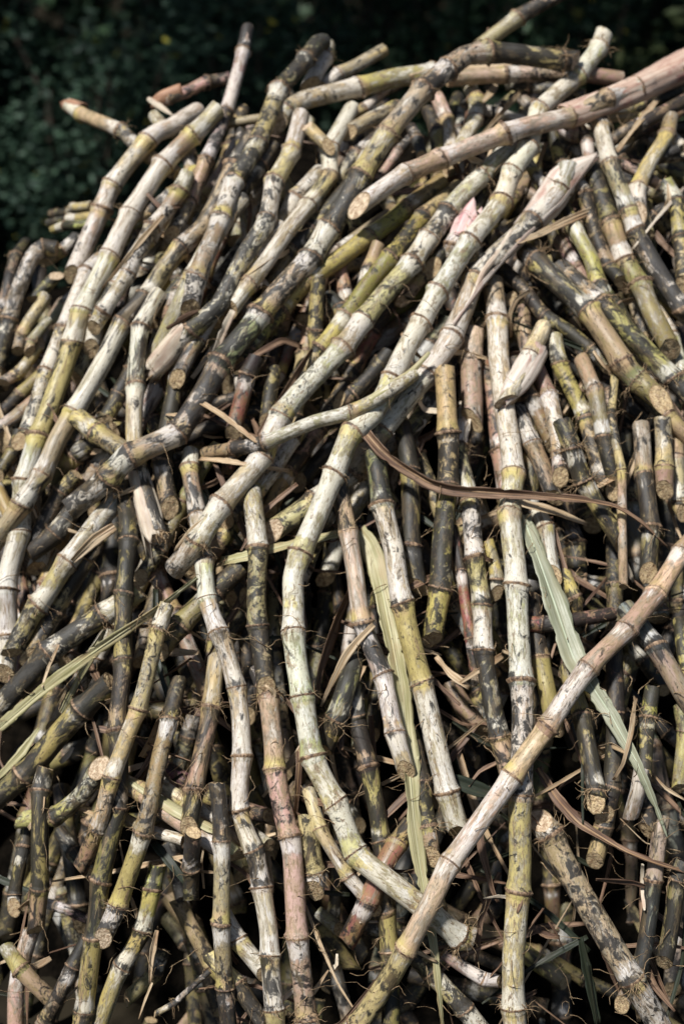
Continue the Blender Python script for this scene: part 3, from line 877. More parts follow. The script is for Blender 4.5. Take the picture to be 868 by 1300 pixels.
# layer|width|style|ends|roots|pts|label
CANES = """
2|20|p|oc|0|700,165 730,172 770,170|short pink cane lying level under the leaf-wrapped pink diagonal
2|14|p|cc|0|690,152 751,149 817,149 850,146|thin pink cane lying level behind the leaf-wrapped diagonal at the crest
2|15|p|cc|0|262,158 290,157 332,149|thin pink cane lying level between two upright canes on the left crest
2|20|t|cc|0|405,112 430,96 453,86 478,72 489,66|brown rough-tipped cane poking up behind the yellow cane on the crest
2|22|t|oc|0|606,56 644,31 682,7 720,-14|brown cane with yellow base rising out of the top edge of the photo
2|20|w|oc|0|640,107 660,110 690,113 740,120|short pale cane tucked under the pink level cane on the crest
2|15|t|cc|0|446,148 470,132 508,110|thin brown cane lying right under the yellow cane on the crest
3|21|W|oc|0|86,134 104,141 128,155 152,169 182,190 228,224|cane with brown slanted tip sticking out past the left crest
3|19|p|oc|0|195,131 215,121 238,113 262,102 292,101|bent pinkish cane with a brown end against the dark bushes
3|18|w|cc|0|195,155 208,160 240,180|white cane stub just behind the forked left crest canes
3|22|v|cc|0|440,170 470,155 512,139|pale yellow stub under the yellow cane on the crest
3|21|g|cc|0|480,174 450,205 418,238|grey cane running down left from below the pale yellow stub
3|21|p|cc|0|558,122 566,155 572,192 570,215|knobbly pinkish upright cane between two grey ones near the crest
3|20|k|cc|0|544,140 549,165 554,200 555,225|sooty upright cane beside the knobbly pinkish one near the crest
3|17|g|cc|0|520,160 528,178 538,200|small grey cane end in the crest hollow
3|22|v|cc|0|594,110 606,130 605,155 588,184 576,205|pale crooked cane dropping from the crest right of the grey bent cane
3|18|y|cc|0|697,165 706,185 716,205 725,235|yellow cane half hidden under the leaf-wrapped diagonal
3|16|w|cc|0|668,208 680,226 692,244|thin white cane end left of the pink sheathed top
3|18|r|cc|0|733,160 740,180 746,205 750,230|dark red cane between the pink sheathed top and the right canes
3|20|p|cc|0|768,184 800,160 840,139 880,118|pink cane rising to the right edge under the leaf-wrapped diagonal
3|16|p|cc|0|790,210 815,222 850,242|thin pinkish cane crossing level near the right edge
3|14|w|cc|0|835,203 855,200 885,196|thin white cane touching the right edge near the top
3|21|w|cc|0|815,232 812,255 815,275 818,300|green-grey upright cane below the white-collared one at upper right
3|15|g|cc|0|860,190 840,196 822,200|small grey cane end by the right edge
3|24|y|cc|0|843,232 853,265 864,310 875,360|yellow cane leaving the photo through the right edge
4|23|v|co|0|852,150 840,178 825,207 812,242 806,275|pale cane with a white collar and dark lower part at upper right
3|14|v|cc|0|68,270 90,267 118,262|upper of the pale cut tops sticking out left of the crest
3|15|v|cc|0|64,281 90,280 118,275|middle of the pale cut tops sticking out left of the crest
3|14|v|cc|0|67,292 90,289 118,284|lower of the pale cut tops sticking out left of the crest
4|23|y|oc|0|252,212 234,234 218,250 180,278 158,302|yellow cane with grey upper end behind the paired pale left canes
2|17|g|cc|0|98,298 80,315 58,334|grey cane stub behind the bent cane at the left outline
2|18|v|oc|0|72,350 60,362 44,380|greenish stub inside the bend of the left outline cane
3|22|u|cc|0|190,285 180,302 168,330 158,358 142,408|purple cane in the gap between the pale left canes
3|24|b|cc|0|140,365 134,395 124,425 112,452 100,482|blue-grey cane sunk behind the left pair of pale canes
3|22|k|cc|0|190,425 176,450 165,470 150,512 136,540|dark cane sunk left of the white upright cane
3|18|y|cc|0|240,350 222,380 207,397 195,410|yellow knobbly cane between the grey parallel canes
3|19|w|cc|0|64,375 58,386 40,410 22,445|pale bent cane at the left outline below the mottled one
3|15|g|cc|0|60,405 50,422 38,445|small grey cane wedged at the left outline
2|17|t|oc|0|52,435 30,462 5,487|tan cane with a pale slanted cut at the left edge
2|18|t|cc|0|58,495 40,510 20,528 -10,550|tan cane running to the left edge beneath the pale canes
2|20|w|cc|0|45,520 36,545 24,575 12,600|pale upright cane half buried by the left edge
2|20|d|cc|0|28,548 16,570 4,605|dark cane end at the left edge
4|23|g|xc|0|72,318 56,314 44,322 33,345 20,380 11,415 -8,478|mottled cane that bends over at the left outline of the heap
2|18|d|cc|0|36,308 18,350 2,395 -10,410|brown dark cane behind the mottled bent cane at the left edge
4|21|p|cc|0|312,38 306,65 299,95 288,138 273,183 257,221 238,266 222,302|slim pinkish cane whose jagged tip stands tall above the left crest
5|28|N|cc|0|252,140 233,150 215,161 196,168 183,178 162,207 140,240 125,265 115,288 102,320 90,348|lavender cane with a sharp bend and a white collar on the left crest
5|29|W|cc|0|275,136 260,152 238,173 207,207 166,270 138,333 104,395 83,461 60,526 47,556 32,612 24,680 13,735 2,855|very long pale cane, the left one of the parallel pair
6|29|g|xc|0|322,175 300,207 273,257 256,285 225,312 204,343 183,378 155,412 131,461 104,509 73,559 52,602 24,638 -12,700|long mottled cane, the right one of the parallel pair on the left
4|24|w|xc|0|396,108 402,95 412,74 416,58|pale cane end standing under the arched cane on the crest
6|27|g|cc|0|413,52 404,54 384,83 356,117 339,152 318,194 297,228 276,290 262,325 252,352 240,392|thick grey cane arching over the crest with its blunt end up
5|28|v|oc|0|353,158 365,142 387,128 442,111 501,97 550,92 600,96|curved yellow-green cane lying level along the crest
5|24|p|cc|0|566,97 600,93 640,89 690,92 740,95 788,103|reddish cane lying level at the crest behind the blunt upright end
6|27|W|xf|0|384,149 370,193 349,238 335,281 308,322 290,357 275,384 256,402 238,418 210,452 192,472|white cane ending in a peeled pale tip above the long grey diagonal
6|25|W|cc|0|440,138 428,165 418,188 415,221 392,262 363,297 335,335 313,362 293,394|white-kneed cane with a crook near the crest
7|20|y|oc|0|390,160 402,172 417,186|short yellow stub leaning on the white-kneed cane
4|22|y|cc|0|232,355 220,372 205,398|mossy cane scrap between the grey canes
4|27|o|cc|0|229,430 221,485 214,530 207,590 211,645|olive cane passing straight down beneath the long grey diagonal
6|26|W|cf|0|205,372 193,395 183,415 173,457 167,492 168,545 172,580 181,620 196,684|white upright cane whose split lower end hangs open
7|30|v|cc|0|96,528 122,551 160,577|pale stub lying crosswise over the left ends of the dark canes
8|32|g|oc|0.5|732,73 706,71 661,66 620,64 590,68 567,83 536,113 501,162 470,210 436,263 413,292 394,323 363,361 321,416 280,461 256,500 221,545 166,583 121,624 92,650|very long grey cane that bends at the crest and slants to the left
5|27|g|cc|0|96,644 80,664 62,684 38,706|pale grey lower end poking out below the long grey diagonal's roots
4|24|k|xc|0|505,373 478,413 452,455|black cane in the shadow beneath the white patched centre cane
4|28|y|xc|0|560,230 529,253 494,281 460,305 425,333 391,357 363,388 335,420 300,462|yellow-green cane running just below the long grey diagonal
5|27|y|xc|0|578,240 567,250 536,278 501,323 467,361 429,412 408,445 372,485|slim yellow cane beside the white patched centre cane
5|25|o|xc|0|652,203 616,243 590,280 565,312 548,340|brown-green cane squeezed between the two centre diagonals
6|30.5|W|xo|0.4|645,190 613,221 580,256 557,285 522,326 484,373 460,405 440,445 391,499 352,548 318,595 280,640 250,690 222,724|thick white patched cane slanting through the centre to a white cut
4|23|y|xc|0|382,535 345,600 322,630 288,662|burnt yellow cane peeping out beneath the white patched cane
4|22|o|cc|0|478,308 470,335 461,360 455,385|olive upright cane in the gap between centre diagonals
4|21|o|cc|0|407,355 404,385 401,432 400,455|upright olive cane in the dark gap below the yellow-green diagonal
3|19|r|cc|0|432,340 438,360 445,388|small brown-red cane end in the dark centre gap
3|20|b|cc|0|422,375 428,395 432,425|blue-black cane end in the dark centre gap
4|21|t|co|0|552,330 532,352 512,382|tan stub with a slanted top between the centre diagonals
4|24|k|cc|0|495,452 470,476 430,508|dark grey short cane behind the little curved cane
4|24|r|cc|0|322,455 316,485 308,515 298,548|red-brown upright cane in the left centre gap
3|21|d|cc|0|348,468 343,500 338,535|dark upright cane in the left centre gap
6|33|W|xo|0|724,214 700,247 684,266 655,298 625,325 600,352 588,390 573,430 552,463 525,500 498,537 470,568 430,605 390,640 345,678|long white cane with a dry pink sheath wrapped round its top
7|30.5|C|oo|0.4|768,38 757,60 734,84 713,107 684,140 668,190 654,214 634,256 605,298 580,338 557,374 529,416 507,455 487,500 472,530 446,556 418,604 403,640 375,704 369,735 372,770 377,847 394,966 425,1026 456,1083 501,1128 540,1165 602,1197|longest pale cane, snaking from a blunt crest tip down to the bottom
8|31|N|oo|0|900,68 868,85 820,108 775,128 717,149 661,166 596,193 515,226 456,266|leaf-wrapped pink cane slanting across the upper right corner
8|22|g|xo|0|258,573 300,574 335,567 366,551 401,534 440,522 475,506 505,488 525,474|small curved grey cane with a torn yellow tip in the centre
5.5|27|N|cc|0|598,272 587,290 578,308 572,335|short pink and white hollow cane end in the upper centre
4|22|k|cc|0|726,210 734,238 745,276 757,310 770,338 785,362|black cane with a pale top in the upper right
4|23|y|cc|0|712,255 727,291 751,330 762,361 779,388 797,412|yellow mottled cane passing under the pair of thick olive canes
5|29|o|cc|0.3|750,212 775,285 793,319 815,362 826,395 847,444|olive-brown cane ending in a dark shaggy node and a flat cut at right
4|25|g|cc|0|758,148 772,200 786,242 803,295 824,328 848,362 885,408|grey-green cane running down to the right edge
5|30|v|xc|0.3|705,340 720,354 761,388 803,430 838,464 868,492 905,528|pale olive cane, the right one of the thick pair at right
6|33|o|xc|0.4|664,314 690,342 706,361 741,399 782,444 812,482 840,507|thick olive cane with a brown flat cut, left one of the thick pair
3|20|k|cc|0|636,338 665,367 689,399 720,419 748,443 770,474|slim black cane with a blue sheen left of the thick olive pair
7|27|N|co|0|697,416 681,445 662,478 640,508|short peeled pinkish-white stub with pointed lower end at right centre
7|31|A|cc|0.3|602,422 602,464 604,505 604,534|short pale cane with a flat tan cut facing the viewer
6|32|W|xc|0.2|622,360 630,410 631,457 637,520 643,560 647,600 645,655 651,718 655,800 658,850 661,900 660,960 657,1035 659,1097 655,1162 652,1221 655,1330|very long upright silvery cane right of the middle
4|24|y|cc|0|700,430 706,450 720,485 737,523 752,562 765,597 778,625|yellow mottled cane sloping toward the shaggy rooted cut
5|25|p|cc|0|683,465 698,500 705,545 708,575 715,605|pinkish cane with a flat tan cut above the long brown leaf
5|28|o|cc|1.0|712,535 724,562 741,611 761,649 784,690|olive cane ending in a shaggy ring of roots and a pale cut
4|26|w|cc|0|655,515 668,545 689,586 708,630|pale grey cane passing under the long brown leaf
4|24|o|cc|0|735,455 750,500 762,540 773,575 787,612|olive mossy cane behind the thin brown stick
4|24|k|cc|0|652,462 670,495 687,530 702,562|dark cane just right of the silvery upright
5|26|o|cc|0|816,540 818,560 821,604 824,656 824,728|upright olive and grey cane near the right edge
5|26|t|cc|0|836,530 838,555 840,590 841,622|short orange-brown cane with round cut beside the right edge
3|22|t|cc|0|858,540 859,575 862,620 864,650|orange cane half out of the right edge
3|24|o|cc|0|812,497 840,522 880,562|olive cane behind the thick pair's cut ends
4|17|r|co|0|577,670 583,730 590,775 598,815 607,860|slim pink-red cane tapering to a point left of the silvery upright
5|29|g|xc|0.2|584,540 589,580 593,610 598,650 604,690 611,740 618,800 622,840 628,888 637,945 644,994|mottled upright cane just left of the silvery upright
6|31|y|xc|0|565,468 568,520 570,569 567,620 562,665 558,710 556,760 552,812|thick yellow-green upright cane with a flat tan cut above dark hollow
4|27|k|xc|0|508,540 513,565 518,604 523,649 529,707 533,745|grey and black upright cane left of the thick yellow-green one
6|31|v|xc|0|474,572 480,600 488,645 500,697 506,750 516,800 535,868 550,935 563,990 578,1057|pale greenish cane hanging straight down with a chipped cut
6|26|N|xc|0|426,605 432,640 440,680 450,725 459,775 470,815 487,874 505,935 517,977|pinkish cane cut off square in front of the hanging leaf
6|29|g|xc|0|318,625 322,665 325,707 326,757 332,809 339,871|mossy grey cane with a pale flat cut left of the snaking cane
5|30|p|xc|0.4|330,850 341,885 349,944 353,992 358,1040 366,1086 373,1166 380,1242 386,1320|pinkish black-stained cane running down to the bottom middle
5|27|w|cc|0|241,576 244,610 252,660 256,715 270,775 283,815 290,850 301,916 308,992 321,1069 338,1131 345,1180 347,1250 350,1320|long white cane with dark stains and a pale cut top at left centre
4|31|k|xc|0|305,722 270,752 228,792 202,826|dark grey cane lying slanted behind the long white stained cane
3|28|d|xc|0|145,543 121,566 86,595 50,630|dark shaded cane under the parallel pair at the left
3|23|g|cc|0|96,600 75,622 58,655 44,692|pale grey cane in the left gap beneath the grey diagonal
5|31|g|cc|0|150,640 132,657 114,678 83,714 62,749 40,780 14,828|grey cane with a white collar under the grey diagonal's roots
4|28|y|cc|0|108,710 83,749 60,790 38,835|mossy yellow cane next to the white-collared grey cane
4|33|g|xc|0.4|175,745 142,771 104,798 62,829 35,857 0,888 -22,908|sooty cane with a shaggy node slanting out of the left edge
4|36|k|xc|0|142,865 104,909 76,937 45,972 0,1015 -25,1038|thick black cane with yellow moss slanting out of the left edge
5|27|k|xc|0|152,600 155,660 156,707 157,770 156,854 150,916 151,980 147,1030 138,1086 128,1149 116,1207 98,1320|long dark green cane standing nearly upright on the left
6|25|A|xo|0.2|209,766 197,812 180,871 163,923 148,978 128,1040 106,1103|slim tan cane crossing in front of the dark green upright
5|27|o|xo|0.2|230,862 218,910 204,957 190,1015 173,1076 150,1145 138,1192|olive-brown cane with a slanted cut right of the slim tan one
4|28|t|xc|0.6|277,835 273,864 266,916 256,975 246,1026 240,1050|brown and white cane with a beard of roots, lower left
4|24|o|xc|0|250,1055 246,1085 242,1147|short mossy cane with a flat cut below the root beard
5|25|g|xc|0|270,995 274,1025 277,1069 280,1117 283,1207 290,1320|upright yellow-black cane left of the long white stained cane
5|27|k|xc|0|58,975 52,1005 48,1069 45,1131 42,1182|black-crusted cane ending low at the left edge
3.3|25|u|xc|0|200,968 235,988 263,1006 300,1021 345,1036|purple cane lying crosswise deep at lower left
3.6|26|N|xc|0|140,985 180,1005 207,1028 263,1066 300,1088|pale green leafy cane top lying crosswise at lower left
3.5|20|N|xc|0|200,1000 250,1030 300,1058 340,1078|second pale cane top lying crosswise right above the leafy one
4|28|v|oc|0|128,974 106,1007 72,1033 25,1046|pale green stub with a brown cut in front of the black thick cane
2|18|y|cc|0|155,1040 190,1053 235,1062|yellow cane end under the pale green leafy cane top
3|25|o|cc|0|4,1204 41,1242 75,1272|olive cane sloping down right in the lower left corner
3|22|k|cc|0|112,1190 90,1225 69,1270 50,1310|dark cane beside the bottom of the dark green upright
4|25|y|cc|0|200,1098 186,1148 166,1204 145,1249 116,1320|yellow-green cane with black top at the lower left
3|20|k|cc|0|34,1040 28,1070 20,1152|dark cane with a cut end, furthest left near the bottom
2|24|p|cc|0|38,1180 24,1225 20,1262 24,1320|pinkish cane with a white collar in the lower left corner
2|22|b|cc|0|72,1058 90,1085 115,1112|blue-white stub deep in the lower left shadow
3|24|o|cc|0|222,1145 245,1185 269,1225 305,1268|dark green cane slanting right in the lower left shadow
2|15|p|cc|0|50,1143 85,1155 122,1171|thin pale cane lying level in the lower left shadow
2|22|b|cc|0|205,1205 190,1232 160,1265|blue-grey cane end deep at the bottom left
2|9|t|cc|0|200,1290 235,1257 265,1230|thin bare twig at the bottom left
4|29|t|xc|0.8|390,1035 394,1080 401,1130|brown stub with roots and an oval cut left of the snaking cane
4|21|w|xc|0|393,1005 414,1055 446,1112 474,1155|slim white cane tucked behind the snaking cane near the bottom
4|29|r|xc|0|517,1045 506,1075 486,1105 468,1145 435,1198|red cane with an oval cut crossing behind the snaking cane
3|27|o|xc|0|449,872 459,922 468,965 477,1015 485,1075 488,1130 490,1200 492,1320|dark mossy upright cane behind the snaking cane
5|30|y|xc|1.0|452,838 445,862 427,908 413,952|yellow stub ending in a big brush of roots beside the snaking cane
3|28|k|xc|0.6|524,945 532,1000 545,1050 553,1087|dark cane with a rooted cut between the hanging canes
3|28|v|xc|0|515,1203 550,1240 590,1280 620,1320|pale yellow cane in the bottom middle under the long tan diagonal
3|20|p|xc|0|560,1215 590,1230 634,1248|pale pink-green cane tip under the snaking cane's end
3|26|w|xc|0|282,1155 308,1195 335,1238|pale grey stub with yellow band at the bottom left of centre
2|24|v|xc|0|265,1220 300,1255 338,1305|pale cane in the bottom left of centre
2|20|w|xc|0|404,1158 430,1180|small white stub deep in the bottom middle
2|20|d|cc|0|540,1080 545,1120 556,1160|dark cane end under the hanging canes
9|30|A|xx|0|905,648 868,694 831,752 768,826 724,880 672,954 641,1003 575,1104 548,1155 501,1235 453,1300 425,1340|long tan cane slanting across the lower right over everything
6|36|g|ox|0.7|686,1040 700,1060 713,1088 741,1138 762,1173 793,1225 824,1276 850,1320|thick olive cane with a slanted tan cut top, bottom right
4|26|o|xc|0|676,760 682,805 692,864 702,925|olive cane between the silvery upright and the green leaf
5|27|k|xc|0.2|720,850 734,902 744,950 757,1017|black-stained cane hanging below the long tan diagonal
4|22|r|xc|0|662,790 700,791 734,788 778,784|short red cane lying level across the green leaf
2|30|d|xc|0|570,870 590,900 612,930|dark stub deep left of the silvery upright
4|20|y|xc|0|616,690 626,720 635,752|yellowish cane between the two uprights
4|24|g|xc|0|682,650 692,690 704,730|grey cane behind the top of the green leaf
3|20|y|xc|0|714,725 722,750 732,780|yellow cane end right of the green leaf
7|13|t|xc|0|777,478 778,520 783,580 789,638 793,745|thin brown stick standing in front of the right hand canes
2|18|y|xc|0|752,515 760,540 774,572|small green-yellow cane end behind the stick
4|26|d|xc|0|776,825 781,880 782,930 776,1000 768,1035|dark upright cane behind the tip of the green leaf
4|24|y|xc|0.8|828,875 818,930 812,990|yellow cane with roots near the right edge
4|30|b|xc|0|797,768 827,816 868,880 892,915|black and white cane going out of the right edge
3|20|y|xc|0|862,790 864,830 870,870|yellow cane at the right edge beside the black and white one
3|22|o|xc|0|867,895 863,950 860,1002|olive cane end with a cut at the right edge
3|26|y|xc|0|778,1005 770,1050 754,1092|dark stub with a bright yellow cut end
5|24|t|xo|1.0|814,975 809,1005 800,1037|stub with an oval tan cut and shaggy roots, lower right
3|28|o|xc|0|818,995 821,1025 820,1055|brown round cut end under the shaggy stub
3|24|b|xc|0|841,1040 833,1110 826,1150 812,1205 788,1275|blue-grey cane in the shade at lower right
4|25|o|xc|0.9|864,1095 857,1140 846,1195 838,1222|olive cane with root tuft at the lower right edge
4|25|w|cc|0|345,190 300,262 258,330 205,415|white cane lying between the arched grey cane and the long mottled left cane
4|24|g|cc|0|242,222 205,282 160,350 112,440|grey cane tucked between the bent lavender cane and the long mottled left cane
4|25|N|cc|0|402,225 362,285 315,352 285,410|pinkish cane tucked beneath the white-kneed cane
4|24|v|cc|0|308,255 268,318 228,392 190,462|pale yellow cane beneath the arched grey cane
4|24|w|cc|0|125,325 90,400 62,470 28,560|white cane just left of the long pale left cane
4|25|g|cc|0|480,190 440,235 392,290 340,370|grey cane tucked beneath the upper part of the long grey diagonal
4|22|w|cc|0|215,262 180,315 145,372 118,415|slim white cane between the long pale and long mottled left canes
4|24|w|cc|0|352,285 312,345 268,405 222,482|white cane beneath the peeled white tip
"""
LEAVES = """
# layer|halfwidth px|kind|roll|fold|taper|pts|name|label
4|9|olive|0.4|0.2|0.9,1,0.8|280,714 315,706 363,693 410,683 455,673|cane_leaf|yellow-green leaf lying level across the centre, ending at a fold
5|16|olive|0.2|0.35|0.8,1,0.14|456,674 468,690 477,715 487,760 497,810 507,870 514,930 520,985 526,1055 538,1131 552,1215 562,1310|cane_leaf|yellow-green leaf hanging down from the fold behind the pinkish cane
5|18|green|0.15|0.3|0.55,1,0.08|663,655 682,707 703,765 728,836 772,903 808,968 832,1024 846,1062|cane_leaf|broad green leaf blade hanging at the lower right
8|8|brown|0.6|1.0|0.9,1,0.2|466,552 482,570 501,586 543,612 580,622 654,628 734,635 780,644 812,664 848,697|dry_leaf|long dark brown dry leaf crossing the right centre
6|10|tan|0.5|0.4|0.6,1,0.3|660,640 682,646 706,652 744,666|dry_leaf|greyish dry leaf just below the long brown leaf
5|14|brown|0.3|0.5|0.5,1,0.3|443,748 425,785 414,815 404,850 397,902|dry_leaf|brown curled leaf right of the snaking cane
6|6|tan|0.3|0.3|0.7,1,0.4|474,793 455,812 439,832 420,868 407,897|dry_leaf|narrow pale leaf strip beside the brown curled leaf
5|8|olive|0.5|0.25|0.5,1,0.9|250,733 200,772 142,812 69,864 0,923 -20,938|cane_leaf|long straw-green leaf strip slanting down to the left edge
3|8|olive|0.3|0.3|0.3,1,0.5|134,799 110,840 95,870 78,905|cane_leaf|short grass-like leaf above the thick black cane
3|6|olive|0.3|0.3|0.3,1,0.6|50,924 28,955 0,985 -12,997|cane_leaf|green leaf at the left edge under the thick black cane
2|8|dark|0.3|0.3|0.3,1,0.6|46,945 25,975 2,1000|cane_leaf|dark leaf at the left edge beneath the other green leaf
8|6|tan|0.5|0.4|0.8,1,0.6|257,513 280,527 300,542 326,562|dry_leaf|rolled tan leaf resting above the small curved cane
8|5|tan|0.5|0.4|0.7,1,0.5|254,583 285,586 325,592 367,598|dry_leaf|flat tan strip just below the small curved cane
6|5|brown|0.4|0.4|0.7,1,0.6|383,441 359,433 330,448 296,470|dry_leaf|brown leaf strip stretched in the upper left gap
6|6|brown|0.4|0.5|0.6,1,0.5|395,442 375,475 352,512 327,552|dry_leaf|brown rolled leaf lying along the white patched cane
5|8|tan|0.5|0.3|0.8,1,0.7|146,668 120,685 92,712|dry_leaf|tan torn leaf behind the dark green upright
7|5|tan|0.3|0.3|0.5,1,0.4|192,611 168,621 144,632|dry_leaf|small tan strip across the split white cane
4|5|brown|0.3|0.3|0.7,1,0.5|243,835 218,852 193,868|dry_leaf|small brown leaf beside the slim tan cane
4|4|brown|0.3|0.3|0.7,1,0.5|238,885 210,889 182,892|dry_leaf|narrow brown leaf lying level below the small brown leaf
3|14|tan|0.6|0.5|0.6,1,0.6|208,900 196,925 190,940 178,960|dry_leaf|curled blotchy tan leaf in the left hollow
6|5|tan|0.4|0.3|0.9,1,0.4|638,832 612,848 582,868|dry_leaf|tan peel stuck between the two uprights
8|6|tan|0.3|0.3|0.7,1,0.6|752,266 718,281 682,298 655,308|dry_leaf|tan leaf blade lying under the pink sheathed top
6|4|tan|0.4|0.3|0.6,1,0.6|672,369 655,380 647,398 648,428|dry_leaf|small curled grey leaf in the upper right gap
8|2.5|pale|0.2|0.1|0.7,1,0.5|868,238 835,275 802,317|dry_straw|thin pale straw near the right edge
7|4|tan|0.3|0.3|0.8,1,0.7|834,126 808,158 782,192|dry_leaf|tan strip leaning below the leaf-wrapped diagonal's end
5|4|tan|0.3|0.3|0.8,1,0.5|660,117 637,142 612,170|dry_leaf|tan strip behind the long pale cane near the crest
4|5|tan|0.3|0.3|0.7,1,0.5|632,104 622,118 610,132|dry_leaf|short tan leaf scrap on the crest
6|4|tan|0.3|0.3|0.6,1,0.4|208,273 180,304 155,335 130,366|dry_leaf|long dry strip lying between the parallel pale pair
6|4|tan|0.3|0.3|0.6,1,0.4|367,318 338,334 306,356|dry_leaf|tan strip across the white-kneed cane
7|6|pale|0.3|0.3|0.6,1,0.6|296,394 284,420 272,450 262,468|dry_leaf|pale peeled strip right of the peeled white tip
6|5|pale|0.3|0.3|0.6,1,0.5|280,430 262,455 244,480|dry_leaf|second pale peeled strip beside the peeled white tip
5|8|brown|0.4|0.4|0.8,1,0.5|683,975 705,1012 734,1045 789,1079 830,1096 885,1112|dry_leaf|brown dry leaf running to the right edge at the bottom
4|7|brown|0.4|0.4|0.8,1,0.5|380,955 377,1000 372,1052|dry_leaf|reddish brown leaf hanging behind the snaking cane
6|2.5|tan|0.2|0.1|0.8,1,0.4|388,1150 405,1195 429,1249 455,1290|dry_straw|thin tan straw falling across the bottom middle
4|5|brown|0.4|0.5|0.8,1,0.5|548,733 525,744 494,757|dry_leaf|brown curl beside the thick yellow-green upright
3|8|tan|0.3|0.3|0.6,1,0.5|284,1048 300,1068 322,1092|cane_leaf|pale leaf strip behind the long white stained cane
3|8|dark|0.3|0.3|0.6,1,0.5|195,1070 215,1094 238,1122|cane_leaf|dark green leaf in the lower left shadow
5|5|tan|0.2|0.2|0.7,1,0.4|806,885 800,930 790,970 778,990|dry_leaf|brown leaf strip left of the rooted yellow cane
2|11|dark|0.4|0.3|0.6,1,0.6|560,985 600,1000 640,1012|cane_leaf|dark green leaf deep left of the silvery upright
2|9|dark|0.4|0.3|0.6,1,0.6|735,1190 745,1240 758,1300|cane_leaf|dark leaf standing beside the thick olive cane
4|6|brown|0.4|0.4|0.6,1,0.4|605,1040 612,1080 625,1130 632,1145|dry_leaf|dark ragged leaf beneath the long tan diagonal
"""
# sheath strips: owner label start|halfwidth px|kind|roll|fold|taper|pts
SHEATHS = """
long white cane with a dry pink sheath|6|husk|0.5|0.3|0.4,1,0.5|758,196 735,228 710,262 674,296 642,328 612,362 576,412
long white cane with a dry pink sheath|5|pale|0.6|0.4|0.6,1,0.5|650,292 632,322 614,345 598,378
leaf-wrapped pink cane slanting|7|tan|0.4|0.4|0.4,1,0.8|775,118 820,96 868,72 910,52
small curved grey cane|8|olive|0.3|0.4|0.8,1,0.3|470,508 500,490 522,472 545,447
white cane ending in a peeled|6|brown|0.4|0.5|0.6,1,0.4|252,396 235,405 212,418
bent pinkish cane with a brown end|5|pale|0.2|0.4|0.6,1,0.4|188,124 202,133 220,147
curved yellow-green cane lying level|7|tan|0.3|0.4|0.5,1,0.3|520,96 560,84 600,86 650,82
pale green leafy cane top|9|olive|0.3|0.3|0.6,1,0.8|165,990 220,1025 270,1052 300,1080
thick white patched cane|5|tan|0.5|0.4|0.6,1,0.4|268,655 245,672 222,700
"""
# rolled sheaths: owner label start|kind|flatness|half widths px from the torn end|pts
WRAPS = """
cane with brown slanted tip|rust|0.85|5,10,11,10.5|81,132 90,135 97,138 105,141
bent pinkish cane with a brown end|rust|0.85|6,10,10,10|194,132 205,126 218,120 232,115
short pink and white hollow cane end|pinkhusk|0.85|17,17,15,14|600,268 594,279 588,292 583,305
long white cane with a dry pink sheath|husk|0.6|4,13,20,20,17,15|757,198 735,212 716,226 700,250 684,270 664,292
leaf-wrapped pink cane slanting|redhusk|0.75|21,20,18,17,16,15.5|905,66 868,84 820,107 775,127 740,141 716,149
white cane ending in a peeled|pale|0.8|11,15,15,14|189,474 207,454 222,436 240,415
white upright cane whose split|pale|0.8|15,17,15,13|197,686 190,655 182,624 173,590
short peeled pinkish-white stub|husk|0.7|6,15,17,15|637,512 650,494 664,474 682,443
"""


# ------------------------------------------------------------------ lay the heap, deepest canes first
def parse(block):
    return [ln.split('|') for ln in block.strip().splitlines() if ln.strip() and not ln.startswith('#')]


def pts_of(t):
    return [tuple(float(x) for x in p.split(',')) for p in t.split()]


items = []
for i, r in enumerate(parse(CANES)):
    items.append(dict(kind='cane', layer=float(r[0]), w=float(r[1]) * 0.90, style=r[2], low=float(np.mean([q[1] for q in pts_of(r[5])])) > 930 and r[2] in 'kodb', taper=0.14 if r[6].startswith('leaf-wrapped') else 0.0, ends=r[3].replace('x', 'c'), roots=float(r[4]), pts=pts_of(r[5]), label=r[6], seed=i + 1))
for i, r in enumerate(parse(LEAVES)):
    items.append(dict(kind='leaf', layer=float(r[0]) + 0.5, w=2 * float(r[1]), mat=r[2], roll=float(r[3]), fold=float(r[4]),
                      taper=tuple(float(x) for x in r[5].split(',')), pts=pts_of(r[6]), name=r[7], label=r[8], seed=500 + i))

